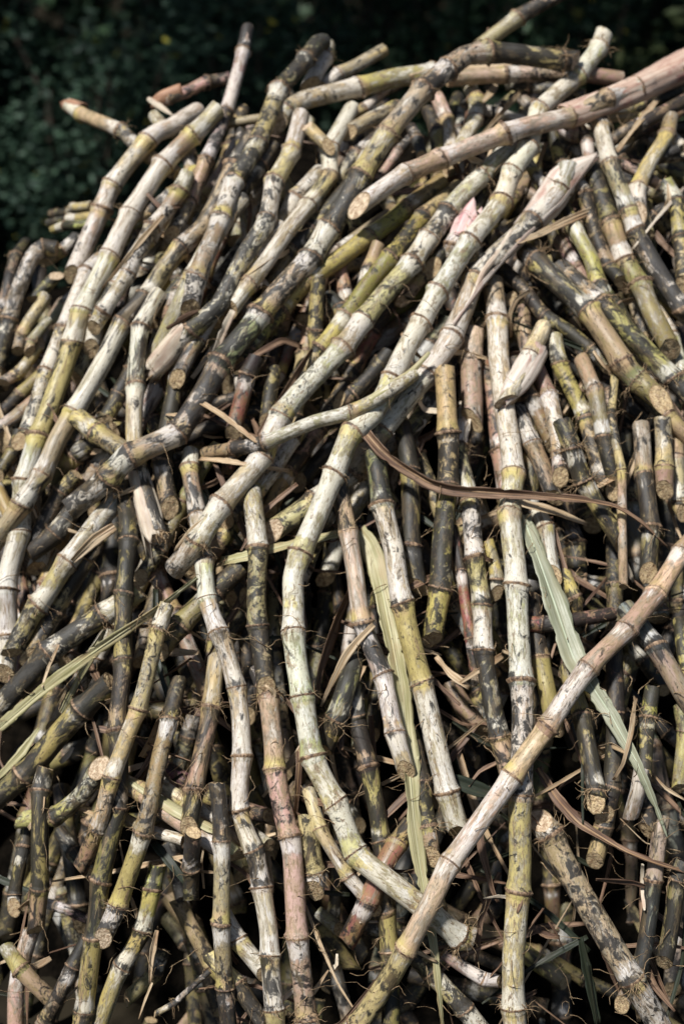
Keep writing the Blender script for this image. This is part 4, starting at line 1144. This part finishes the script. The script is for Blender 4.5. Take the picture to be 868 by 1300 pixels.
# local lie of the canes, for the buried ones that only show through the gaps
mid, ang = [], []
for it in items:
    if it['kind'] == 'cane':
        p = catmull(it['pts'], 12)
        mid += list((p[1:] + p[:-1]) / 2)
        d = np.diff(p, axis=0)
        ang += list(np.arctan2(d[:, 1], d[:, 0]))
mid = np.array(mid)
ang = np.array(ang)
fill = []
frng = np.random.default_rng(5)
for layer, pitch, wlo, whi in ((0, 68, 23, 31), (1, 64, 18, 28)):
    for gy in np.arange(90, 1390, pitch):
        for gx in np.arange(-60, 940, pitch * 0.86):
            u, v = gx + frng.uniform(-28, 28), gy + frng.uniform(-28, 28)
            outline = np.interp(u, [-60, 0, 60, 120, 200, 300, 420, 900], [430, 390, 345, 280, 190, 150, 110, 100])
            if v < outline + 25:
                continue
            if v > 480 and (frng.random() < 0.38):
                continue
            if frng.random() < (0.45 if layer == 0 else 0.72) * smooth(800, 1050, v):
                continue
            near = np.argsort(np.hypot(mid[:, 0] - u, mid[:, 1] - v))[:14]
            a = ang[near]
            th = 0.5 * math.atan2(np.sin(2 * a).mean(), np.cos(2 * a).mean()) + frng.normal(0, 0.42)
            half = frng.uniform(80, 190)
            if v < outline + 150:
                half *= 0.62
            k = frng.normal(0, 0.05)
            pts = [(u - half * math.cos(th - k), v - half * math.sin(th - k)), (u, v), (u + half * math.cos(th + k), v + half * math.sin(th + k))]
            if min(pts[0][1], pts[2][1]) < np.interp(u, [-60, 0, 60, 120, 200, 300, 420, 900], [400, 360, 315, 250, 160, 120, 105, 95]):
                continue
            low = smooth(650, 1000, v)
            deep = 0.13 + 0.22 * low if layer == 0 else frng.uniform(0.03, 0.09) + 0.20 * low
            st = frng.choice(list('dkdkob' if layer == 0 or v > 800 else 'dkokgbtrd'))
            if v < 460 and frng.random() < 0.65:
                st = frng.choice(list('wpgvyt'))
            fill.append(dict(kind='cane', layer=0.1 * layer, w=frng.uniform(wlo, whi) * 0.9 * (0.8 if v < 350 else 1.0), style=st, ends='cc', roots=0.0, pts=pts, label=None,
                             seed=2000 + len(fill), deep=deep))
allitems = sorted(fill, key=lambda i: i['layer']) + sorted(items, key=lambda i: i['layer'])
for k, it in enumerate(allitems):
    line = catmull(it['pts'], 4.0)
    flat = it['kind'] == 'leaf'
    if it['label'] and it['kind'] == 'cane' and re.search(r'\bdeep\b|shadow', it['label']):
        it['deep'] = 0.09
    if it.get('deep') is not None:
        d = settle(line, it['w'], sink=it['deep'], free=True)
    else:
        d = settle(line, it['w'], flat=flat)
    it['line'], it['d'] = line, d
    if it.get('deep') is None:
        stamp(line, d, it['w'], k, flat)
    else:                                          # buried canes only claim empty cells, so they do not lift the others
        keepF = FRONT.copy()
        FRONT[:] = np.where(OWNER >= 0, FRONT, FRONT + 0.35)
        b4 = OWNER.copy()
        stamp(line, d, it['w'], k)
        FRONT[:] = keepF

# which buried canes show at all
buv = (UU > -12) & (UU < 880) & (VV > 0) & (VV < 1312)
seen = np.bincount(OWNER[buv & (OWNER >= 0)], minlength=len(allitems))
kept = []
for k, it in enumerate(allitems):
    if it['label'] is None:
        if seen[k] < 14:
            continue
        it['seen'] = seen[k]
    kept.append(it)
hidden = sorted([it for it in kept if it['label'] is None], key=lambda i: -i['seen'])
print('buried canes in view:', len(hidden), 'traced:', len(items))
rest = hidden[118:]
hidden = hidden[:118]
drop = {id(i) for i in rest}
kept = [i for i in kept if id(i) not in drop]

# words for the buried canes: look, lie, and the named cane they hide behind
WORD = {'C': 'cream', 'W': 'white', 'A': 'tan', 'N': 'pinkish', 'w': 'white', 'v': 'pale', 'y': 'yellow', 'g': 'grey', 'o': 'olive', 'k': 'sooty', 'p': 'pink', 'r': 'reddish', 'u': 'purple', 't': 'tan', 'd': 'dark', 'b': 'blue-grey'}
NICK = (('longest pale cane', 'snaking pale cane'), ('very long upright silvery', 'long silvery upright'), ('long tan cane slanting', 'long tan diagonal'),
        ('very long grey cane', 'long grey diagonal'), ('thick white patched', 'white patched centre cane'), ('long white cane with a dry pink', 'husk-topped white cane'),
        ('leaf-wrapped pink cane', 'leaf-wrapped pink diagonal'), ('long mottled cane, the right', 'long mottled left cane'), ('very long pale cane, the left', 'long pale left cane'),
        ('white upright cane whose', 'split-ended white cane'), ('long white cane with dark stains', 'long stained white cane'), ('pinkish black-stained', 'pink black-stained cane'),
        ('long dark green cane', 'dark green upright'), ('slim tan cane crossing', 'slim tan cane'), ('thick black cane with yellow', 'thick black cane'),
        ('thick yellow-green upright', 'thick yellow-green upright'), ('pale greenish cane hanging', 'hanging greenish cane'), ('pinkish cane cut off square', 'square-cut pinkish cane'),
        ('thick olive cane with a brown', 'thick flat-cut olive cane'), ('thick olive cane with a slanted', 'slant-topped olive cane'), ('olive-brown cane ending', 'shaggy-noded brown cane'),
        ('black-stained cane hanging', 'hanging black-stained cane'), ('broad green leaf', 'broad green leaf'), ('white-kneed cane', 'white-kneed cane'),
        ('thick grey cane arching', 'arched grey cane'), ('small curved grey cane', 'small curved cane'), ('lavender cane', 'bent lavender cane'), ('yellow-green cane running just', 'slim yellow-green diagonal'),
        ('black-crusted cane', 'black-crusted cane'), ('olive-brown cane with a slanted', 'slant-cut brown cane'), ('upright cane', ''), ('mottled cane that bends', 'bent outline cane'),
        ('blue-grey cane in the shade', 'shaded blue-grey cane'), ('upright yellow-black cane', 'yellow-black upright'), ('long brown dead', ''), ('pale cane with a white collar', 'white-collared pale cane'))
marks = []
for it in kept:
    for a, b in NICK:
        if b and it['label'] and it['label'].startswith(a):
            marks.append((b, it['line']))
            break


def place(m, prefix):
    """where a pixel of the heap lies, told by the two landmark canes nearest to it"""
    near = []
    for b, L in marks:
        q = np.hypot(L[:, 0] - m[0], L[:, 1] - m[1])
        near.append((q.min(), b, L[q.argmin()] - m))
    near.sort(key=lambda x: x[0])
    (d1, b1, v1), (d2, b2, v2) = near[0], near[1]
    if d1 < 9:
        side = prefix['on']
    elif v1.dot(v2) < 0:
        full = f'{prefix["in"]} between the {b1} and the {b2}'
        return full if len(full.split()) <= 11 else f'{prefix["in"]} beside the {b1}'
    elif abs(v1[0]) > abs(v1[1]):
        side = prefix['in'] + (' left of' if v1[0] > 0 else ' right of')
    else:
        side = prefix['in'] + (' above' if v1[1] > 0 else ' below')
    full = f'{side} the {b1} near the {b2}'
    return full if len(full.split()) <= 11 else f'{side} the {b1}'


for it in hidden:
    a, b = it['line'][0], it['line'][-1]
    th = abs(math.degrees(math.atan2(b[1] - a[1], b[0] - a[0])))
    th = min(th, 180 - th)
    lie = 'level' if th < 28 else 'slanting' if th < 62 else 'upright'
    it['label'] = f"{WORD[it['style']]} {lie} cane " + place(it['line'][len(it['line']) // 2], {'on': 'buried under', 'in': 'deep'})
    it['deepgroup'] = True


# where two buried canes answer to the same words, say which is the higher one
groups = {}
for it in hidden:
    groups.setdefault(it['label'], []).append(it)
for lab, g_ in groups.items():
    if len(g_) > 1:
        g_.sort(key=lambda i: i['line'][len(i['line']) // 2][1])
        for q, it in enumerate(g_):
            it['label'] = ('upper ' if q == 0 else 'lower ' if q == len(g_) - 1 else ('middle ', 'third ', 'fourth ', 'fifth ')[q - 1]) + lab
print('labels:', len({i['label'] for i in kept}), 'of', len(kept), 'longest', max(len(i['label'].split()) for i in kept))

objs = {}
for it in kept:
    P3 = at(it['line'][:, 0], it['line'][:, 1], it['d'])
    dm = float(np.mean(it['d']))
    if it['kind'] == 'cane':
        pp = np.asarray(it['pts'], float)
        L3 = np.concatenate([[0], np.cumsum(np.linalg.norm(np.diff(P3, axis=0), axis=1))])
        kinks = []
        for q in range(1, len(pp) - 1):
            a1, a2 = pp[q] - pp[q - 1], pp[q + 1] - pp[q]
            turn = abs(math.degrees(math.atan2(a1[0] * a2[1] - a1[1] * a2[0], a1.dot(a2))))
            if turn > 7 and not it.get('deepgroup'):
                kinks.append(float(L3[np.hypot(it['line'][:, 0] - pp[q][0], it['line'][:, 1] - pp[q][1]).argmin()]))
        kk = []
        for x in kinks:
            if not kk or x - kk[-1] > 0.045:
                kk.append(x)
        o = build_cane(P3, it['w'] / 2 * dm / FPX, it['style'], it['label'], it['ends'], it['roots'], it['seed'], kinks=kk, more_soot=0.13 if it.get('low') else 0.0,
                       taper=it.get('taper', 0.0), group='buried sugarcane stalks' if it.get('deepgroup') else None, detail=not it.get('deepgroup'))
        objs[it['label']] = (o, it)
    else:
        build_leaf(P3, it['w'] / 2 * dm / FPX, it['mat'], it['label'], it['name'], None, 'leaf', it['roll'], it['fold'], it['seed'], taper=it['taper'])
stuffed = []
for it in rest:
    P3 = at(it['line'][:, 0], it['line'][:, 1], it['d'])
    stuffed.append(build_cane(P3, it['w'] / 2 * float(np.mean(it['d'])) / FPX, it['style'], None, 'cc', 0, it['seed'], detail=False))
if stuffed:
    join_stuff(stuffed, 'buried_canes', 'mass of cane ends buried in the gaps of the heap')


def along(it, pts, lift):
    line = catmull(pts_of(pts), 4.0)
    near = [it['d'][np.hypot(it['line'][:, 0] - q[0], it['line'][:, 1] - q[1]).argmin()] for q in line]
    d = gauss(np.array(near) - lift * it['w'] / 2 * np.mean(near) / FPX, 4)
    return at(line[:, 0], line[:, 1], d), float(np.mean(d))


def owner_of(start):
    return next(v for k, v in objs.items() if k.startswith(start))


for i, r in enumerate(parse(SHEATHS)):
    o, it = owner_of(r[0])
    P3, dm = along(it, r[6], 1.06)
    build_leaf(P3, float(r[1]) * dm / FPX, r[2], None, 'leaf_sheath', o, None, float(r[3]), -float(r[4]), 900 + i, taper=tuple(float(x) for x in r[5].split(',')))
for i, r in enumerate(parse(WRAPS)):
    o, it = owner_of(r[0])
    P3, dm = along(it, r[4], 0.0)
    build_wrap(P3, [float(x) * dm / FPX for x in r[3].split(',')], r[1], o, float(r[2]), 300 + i)

# ------------------------------------------------------------------ scraps and fibres caught in the heap
srng = np.random.default_rng(21)
n_s = 0
used = set()
while n_s < 78:
    u, v = srng.uniform(10, 860), srng.uniform(150, 1280)
    if v < np.interp(u, [0, 120, 300, 868], [420, 320, 190, 150]):
        continue
    th, ln = srng.uniform(0, 6.28), srng.uniform(22, 62)
    bend = srng.normal(0, 0.5)
    pts = [(u, v), (u + ln * 0.5 * math.cos(th), v + ln * 0.5 * math.sin(th)), (u + ln * 0.5 * math.cos(th) + ln * 0.5 * math.cos(th + bend), v + ln * 0.5 * math.sin(th) + ln * 0.5 * math.sin(th + bend))]
    line = catmull(pts, 4.0)
    iy, ix = cell(line[:, 0], line[:, 1])
    d = gauss(FRONT[iy, ix], 3.0) + srng.uniform(-0.004, 0.022)
    hw = srng.uniform(2.0, 6.0) * d.mean() / FPX
    kind = srng.choice(['tan', 'brown', 'tan', 'pale'])
    word = {'tan': 'tan', 'brown': 'brown', 'pale': 'pale'}[kind] + (' curled' if abs(bend) > 0.45 else ' straight')
    lab = f'{word} leaf scrap ' + place(np.array(pts[1]), {'on': 'lying on', 'in': 'caught'})
    if lab in used:
        continue
    used.add(lab)
    build_leaf(at(line[:, 0], line[:, 1], d), hw, kind, lab, 'leaf_scrap', None, 'leaf', srng.uniform(-0.8, 0.8), srng.uniform(0.2, 0.7), 1200 + n_s,
               group='small dry leaf scraps', taper=(0.6, 1.0, srng.uniform(0.2, 0.7)))
    n_s += 1
fv, ff = [], []
for k in range(800):
    u, v = srng.uniform(0, 868), srng.uniform(140, 1290)
    if v < np.interp(u, [0, 120, 300, 868], [420, 320, 190, 150]):
        continue
    iy, ix = cell(u, v)
    p = at(u, v, FRONT[iy, ix] - 0.001)
    dr = srng.normal(0, 1, 3)
    hair_tube(fv, ff, p, dr, srng.uniform(0.012, 0.065), srng.uniform(0.0004, 0.0010), 0.08, srng, 6)
shreds = []
for k in range(230):
    u, v = srng.uniform(-20, 890), srng.uniform(150, 1310)
    if v < np.interp(u, [0, 120, 300, 868], [440, 340, 210, 165]):
        continue
    th, ln = srng.uniform(0, 6.28), srng.uniform(30, 110)
    b = srng.normal(0, 0.35)
    pts = [(u, v), (u + ln * math.cos(th), v + ln * math.sin(th)), (u + ln * math.cos(th) + ln * math.cos(th + b), v + ln * math.sin(th) + ln * math.sin(th + b))]
    line = catmull(pts, 5.0)
    d = gauss(BASE[cell(line[:, 0], line[:, 1])], 4.0) + srng.uniform(-0.02, 0.08)
    shreds.append(build_leaf(at(line[:, 0], line[:, 1], d), srng.uniform(2, 6.5) * d.mean() / FPX, srng.choice(['tan', 'brown', 'brown', 'brown', 'dark']), None, 'shred', None, None,
                             srng.uniform(-1, 1), srng.uniform(0.2, 0.8), 1500 + k, taper=(0.6, 1.0, 0.3)))
for o in shreds:
    for c in list(o.children):
        bpy.data.objects.remove(c, do_unlink=True)
tr = join_stuff(shreds, 'leaf_trash', 'shredded dry leaf trash lying loose in the gaps between canes')
for key in ('group', 'category'):
    if key in tr:
        del tr[key]
tag(link_mesh('loose_fibres', fv, ff, M_ROOT), 'thin dry fibres and straw bits strewn over the whole heap', None, None, 'stuff')


# ------------------------------------------------------------------ the shaded bushes and trees behind
def leaves_mesh(name, centers, size, mat, parent, rng, org):
    n = len(centers)
    d = rng.normal(0, 1, (n, 3)); d[:, 2] = -np.abs(d[:, 2]) * 0.5
    d /= np.linalg.norm(d, axis=1)[:, None]
    a = np.cross(d, rng.normal(0, 1, (n, 3)))
    a /= np.linalg.norm(a, axis=1)[:, None]
    sz = size * rng.uniform(0.6, 1.4, (n, 1))
    c = np.asarray(centers)
    nn = np.cross(d, a)
    v = np.stack([c, c + d * sz * 0.5 + a * sz * 0.27 + nn * sz * 0.06, c + d * sz, c + d * sz * 0.5 - a * sz * 0.27 + nn * sz * 0.06], 1).reshape(-1, 3)
    f = [(4 * i, 4 * i + 1, 4 * i + 2, 4 * i + 3) for i in range(n)]
    lc = np.repeat(rng.uniform(0, 1, n), 4)
    o = link_mesh(name, v - org, f, mat, None, False, {'lc': ('FLOAT', lc)})
    o.parent = parent
    return o


def limb(vs, fs, p0, p1, r0, r1, rng, wob=0.05):
    n = 6
    t = np.linspace(0, 1, n)[:, None]
    P = p0 + (p1 - p0) * t + rng.normal(0, wob, (n, 3)) * np.sin(t * math.pi)
    T, N, B = frames(P)
    b = len(vs)
    for i in range(n):
        r = r0 + (r1 - r0) * t[i, 0]
        for j in range(8):
            a = j * math.pi / 4
            vs.append(P[i] + (N[i] * math.cos(a) + B[i] * math.sin(a)) * r)
    fs.extend([tuple(b + q for q in f) for f in tube_faces(n, 8)])
    return P


FOL = [foliage_material('blue_green_leaves', (0.009, 0.022, 0.015), (0.036, 0.066, 0.040), (0.30, 0.27, 0.04)),
       foliage_material('deep_green_leaves', (0.010, 0.024, 0.013), (0.032, 0.058, 0.028), (0.34, 0.28, 0.05)),
       foliage_material('olive_leaves', (0.030, 0.045, 0.018), (0.075, 0.090, 0.035), (0.38, 0.27, 0.05))]


def bush(x, y, h, rad, mat, leaf, nleaf, label, seed):
    rng = np.random.default_rng(seed)
    org = np.array([x, y, -0.03])
    root = bpy.data.objects.new('bush', None)
    COL.objects.link(root)
    root.location = org
    tag(root, label, 'bush', 'bushes in the shade behind the heap')
    vs, fs, tips = [], [], []
    for k in range(11):
        a = rng.uniform(0, 6.28)
        tip = org + np.array([math.cos(a) * rad * rng.uniform(0.2, 0.85), math.sin(a) * rad * rng.uniform(0.2, 0.85), h * rng.uniform(0.45, 0.98)])
        P = limb(vs, fs, org + rng.normal(0, 0.05, 3) * [1, 1, 0], tip, 0.025, 0.006, rng)
        tips += [tip, P[3], P[4], P[2]]
    o = link_mesh('stem', np.array(vs) - org, fs, M_BARK, None)
    o.parent = root
    tips = np.array(tips)
    cl = tips[rng.integers(0, len(tips), nleaf // 40)] + rng.normal(0, 0.16 * rad, (nleaf // 40, 3))
    c = np.repeat(cl, 40, axis=0) + rng.normal(0, 0.085, (len(cl) * 40, 3))
    c[:, 2] = np.clip(c[:, 2], 0.03, None)
    leaves_mesh('foliage', c, leaf, mat, root, rng, org)


def tree(x, y, h, crown_c, crown_r, nleaf, label, seed, mat):
    rng = np.random.default_rng(seed)
    org = np.array([x, y, -0.03])
    root = bpy.data.objects.new('forest_tree', None)
    COL.objects.link(root)
    root.location = org
    tag(root, label, 'tree', 'trees over the bushes behind the heap')
    vs, fs = [], []
    top = org + np.array([0, 0, h])
    P = limb(vs, fs, org, top, 0.16, 0.07, rng, 0.06)
    tips = []
    for k in range(16):
        a = rng.normal(0, 1, 3)
        a /= np.linalg.norm(a)
        tip = np.array(crown_c) + a * np.array(crown_r) * rng.uniform(0.35, 0.9)
        limb(vs, fs, P[rng.integers(3, 6)], tip, 0.05, 0.012, rng, 0.12)
        tips.append(tip)
    o = link_mesh('trunk', np.array(vs) - org, fs, M_BARK, None)
    o.parent = root
    n = nleaf // 50
    a = rng.normal(0, 1, (n, 3))
    a /= np.linalg.norm(a, axis=1)[:, None]
    cl = np.array(crown_c) + a * np.array(crown_r) * rng.uniform(0.2, 1.0, (n, 1)) ** 0.6
    c = np.repeat(cl, 50, axis=0) + rng.normal(0, 0.22, (n * 50, 3))
    leaves_mesh('crown', c, 0.17, mat, root, rng, org)


BUSH = [(-2.0, 6.9, 1.05, 0.60, 0, 0.042, 'blue-green bush low behind the left shoulder of the heap'),
        (-2.75, 7.6, 1.5, 0.60, 1, 0.055, 'dark bush at the far left behind the blue-green one'),
        (-1.05, 6.6, 1.35, 0.60, 0, 0.044, 'leafy bush behind the slim pinkish cane tip'),
        (-0.35, 7.2, 1.60, 0.65, 0, 0.046, 'pale-leaved bush behind the left crest with yellow leaves'),
        (0.35, 7.0, 1.50, 0.65, 1, 0.055, 'dark green bush behind the arched cane on the crest'),
        (1.05, 7.4, 1.60, 0.70, 1, 0.060, 'dark bush behind the top of the brown rising cane'),
        (1.75, 6.8, 1.60, 0.65, 2, 0.060, 'olive bush with yellow leaves behind the right crest'),
        (2.5, 7.2, 1.60, 0.70, 1, 0.060, 'dark bush beyond the right edge of the crest'),
        (-4.4, 8.0, 1.8, 0.95, 1, 0.075, 'wide shaded bush at the outer left end of the row'),
        (-3.1, 8.2, 1.9, 0.85, 1, 0.075, 'tall bush furthest left in the back row'),
        (-1.9, 8.6, 1.9, 0.85, 1, 0.075, 'tall shaded bush in the back row over the blue-green one'),
        (-0.7, 8.9, 2.0, 0.85, 1, 0.075, 'tall shaded bush in the back row above the left crest'),
        (0.5, 8.7, 2.0, 0.85, 1, 0.075, 'tall shaded bush in the back row above the arched cane'),
        (1.7, 8.9, 2.0, 0.85, 1, 0.075, 'tall shaded bush in the back row above the brown rising cane'),
        (2.9, 8.6, 2.0, 0.85, 1, 0.075, 'tall shaded bush furthest right in the back row')]
for i, (x, y, h, r, m, lf, lab) in enumerate(BUSH):
    bush(x, y, h, r, FOL[m], lf, 6500 if lf > 0.05 else 9500, lab, 40 + i)
TREES = [(-2.6, 8.2, 4.2, (-2.1, 6.6, 4.3), (1.9, 2.0, 0.9), 'spreading tree at the left over the blue-green bush'),
         (0.2, 9.6, 4.4, (0.2, 6.9, 4.5), (1.9, 2.1, 0.9), 'spreading tree in the middle of the dark background'),
         (3.0, 8.0, 4.2, (2.5, 6.6, 4.3), (1.9, 2.0, 0.9), 'spreading tree at the right behind the olive bush'),
         (-4.6, 9.0, 4.2, (-4.2, 7.4, 4.3), (2.0, 2.3, 1.0), 'outer tree on the far left of the background'),
         (-1.3, 10.6, 4.4, (-1.2, 9.3, 4.3), (2.6, 1.6, 2.3), 'bushy tree closing the background on the left'),
         (2.2, 11.0, 4.4, (2.2, 9.6, 4.3), (2.6, 1.6, 2.3), 'bushy tree closing the background on the right')]
for i, (x, y, h, cc, cr, lab) in enumerate(TREES):
    tree(x, y, h, cc, cr, 12000 if i > 3 else 5000, lab, 80 + i, FOL[1])
# far wood that reads as one dark mass
rng = np.random.default_rng(3)
c = np.stack([rng.uniform(-14, 14, 16000), rng.normal(14.0, 0.8, 16000), rng.uniform(0, 5.0, 16000)], 1)
t = leaves_mesh('far_woods', c, 0.32, FOL[1], None, rng, np.zeros(3))
tag(t, 'dark far wood filling the gaps behind the bushes and trees', None, None, 'stuff')
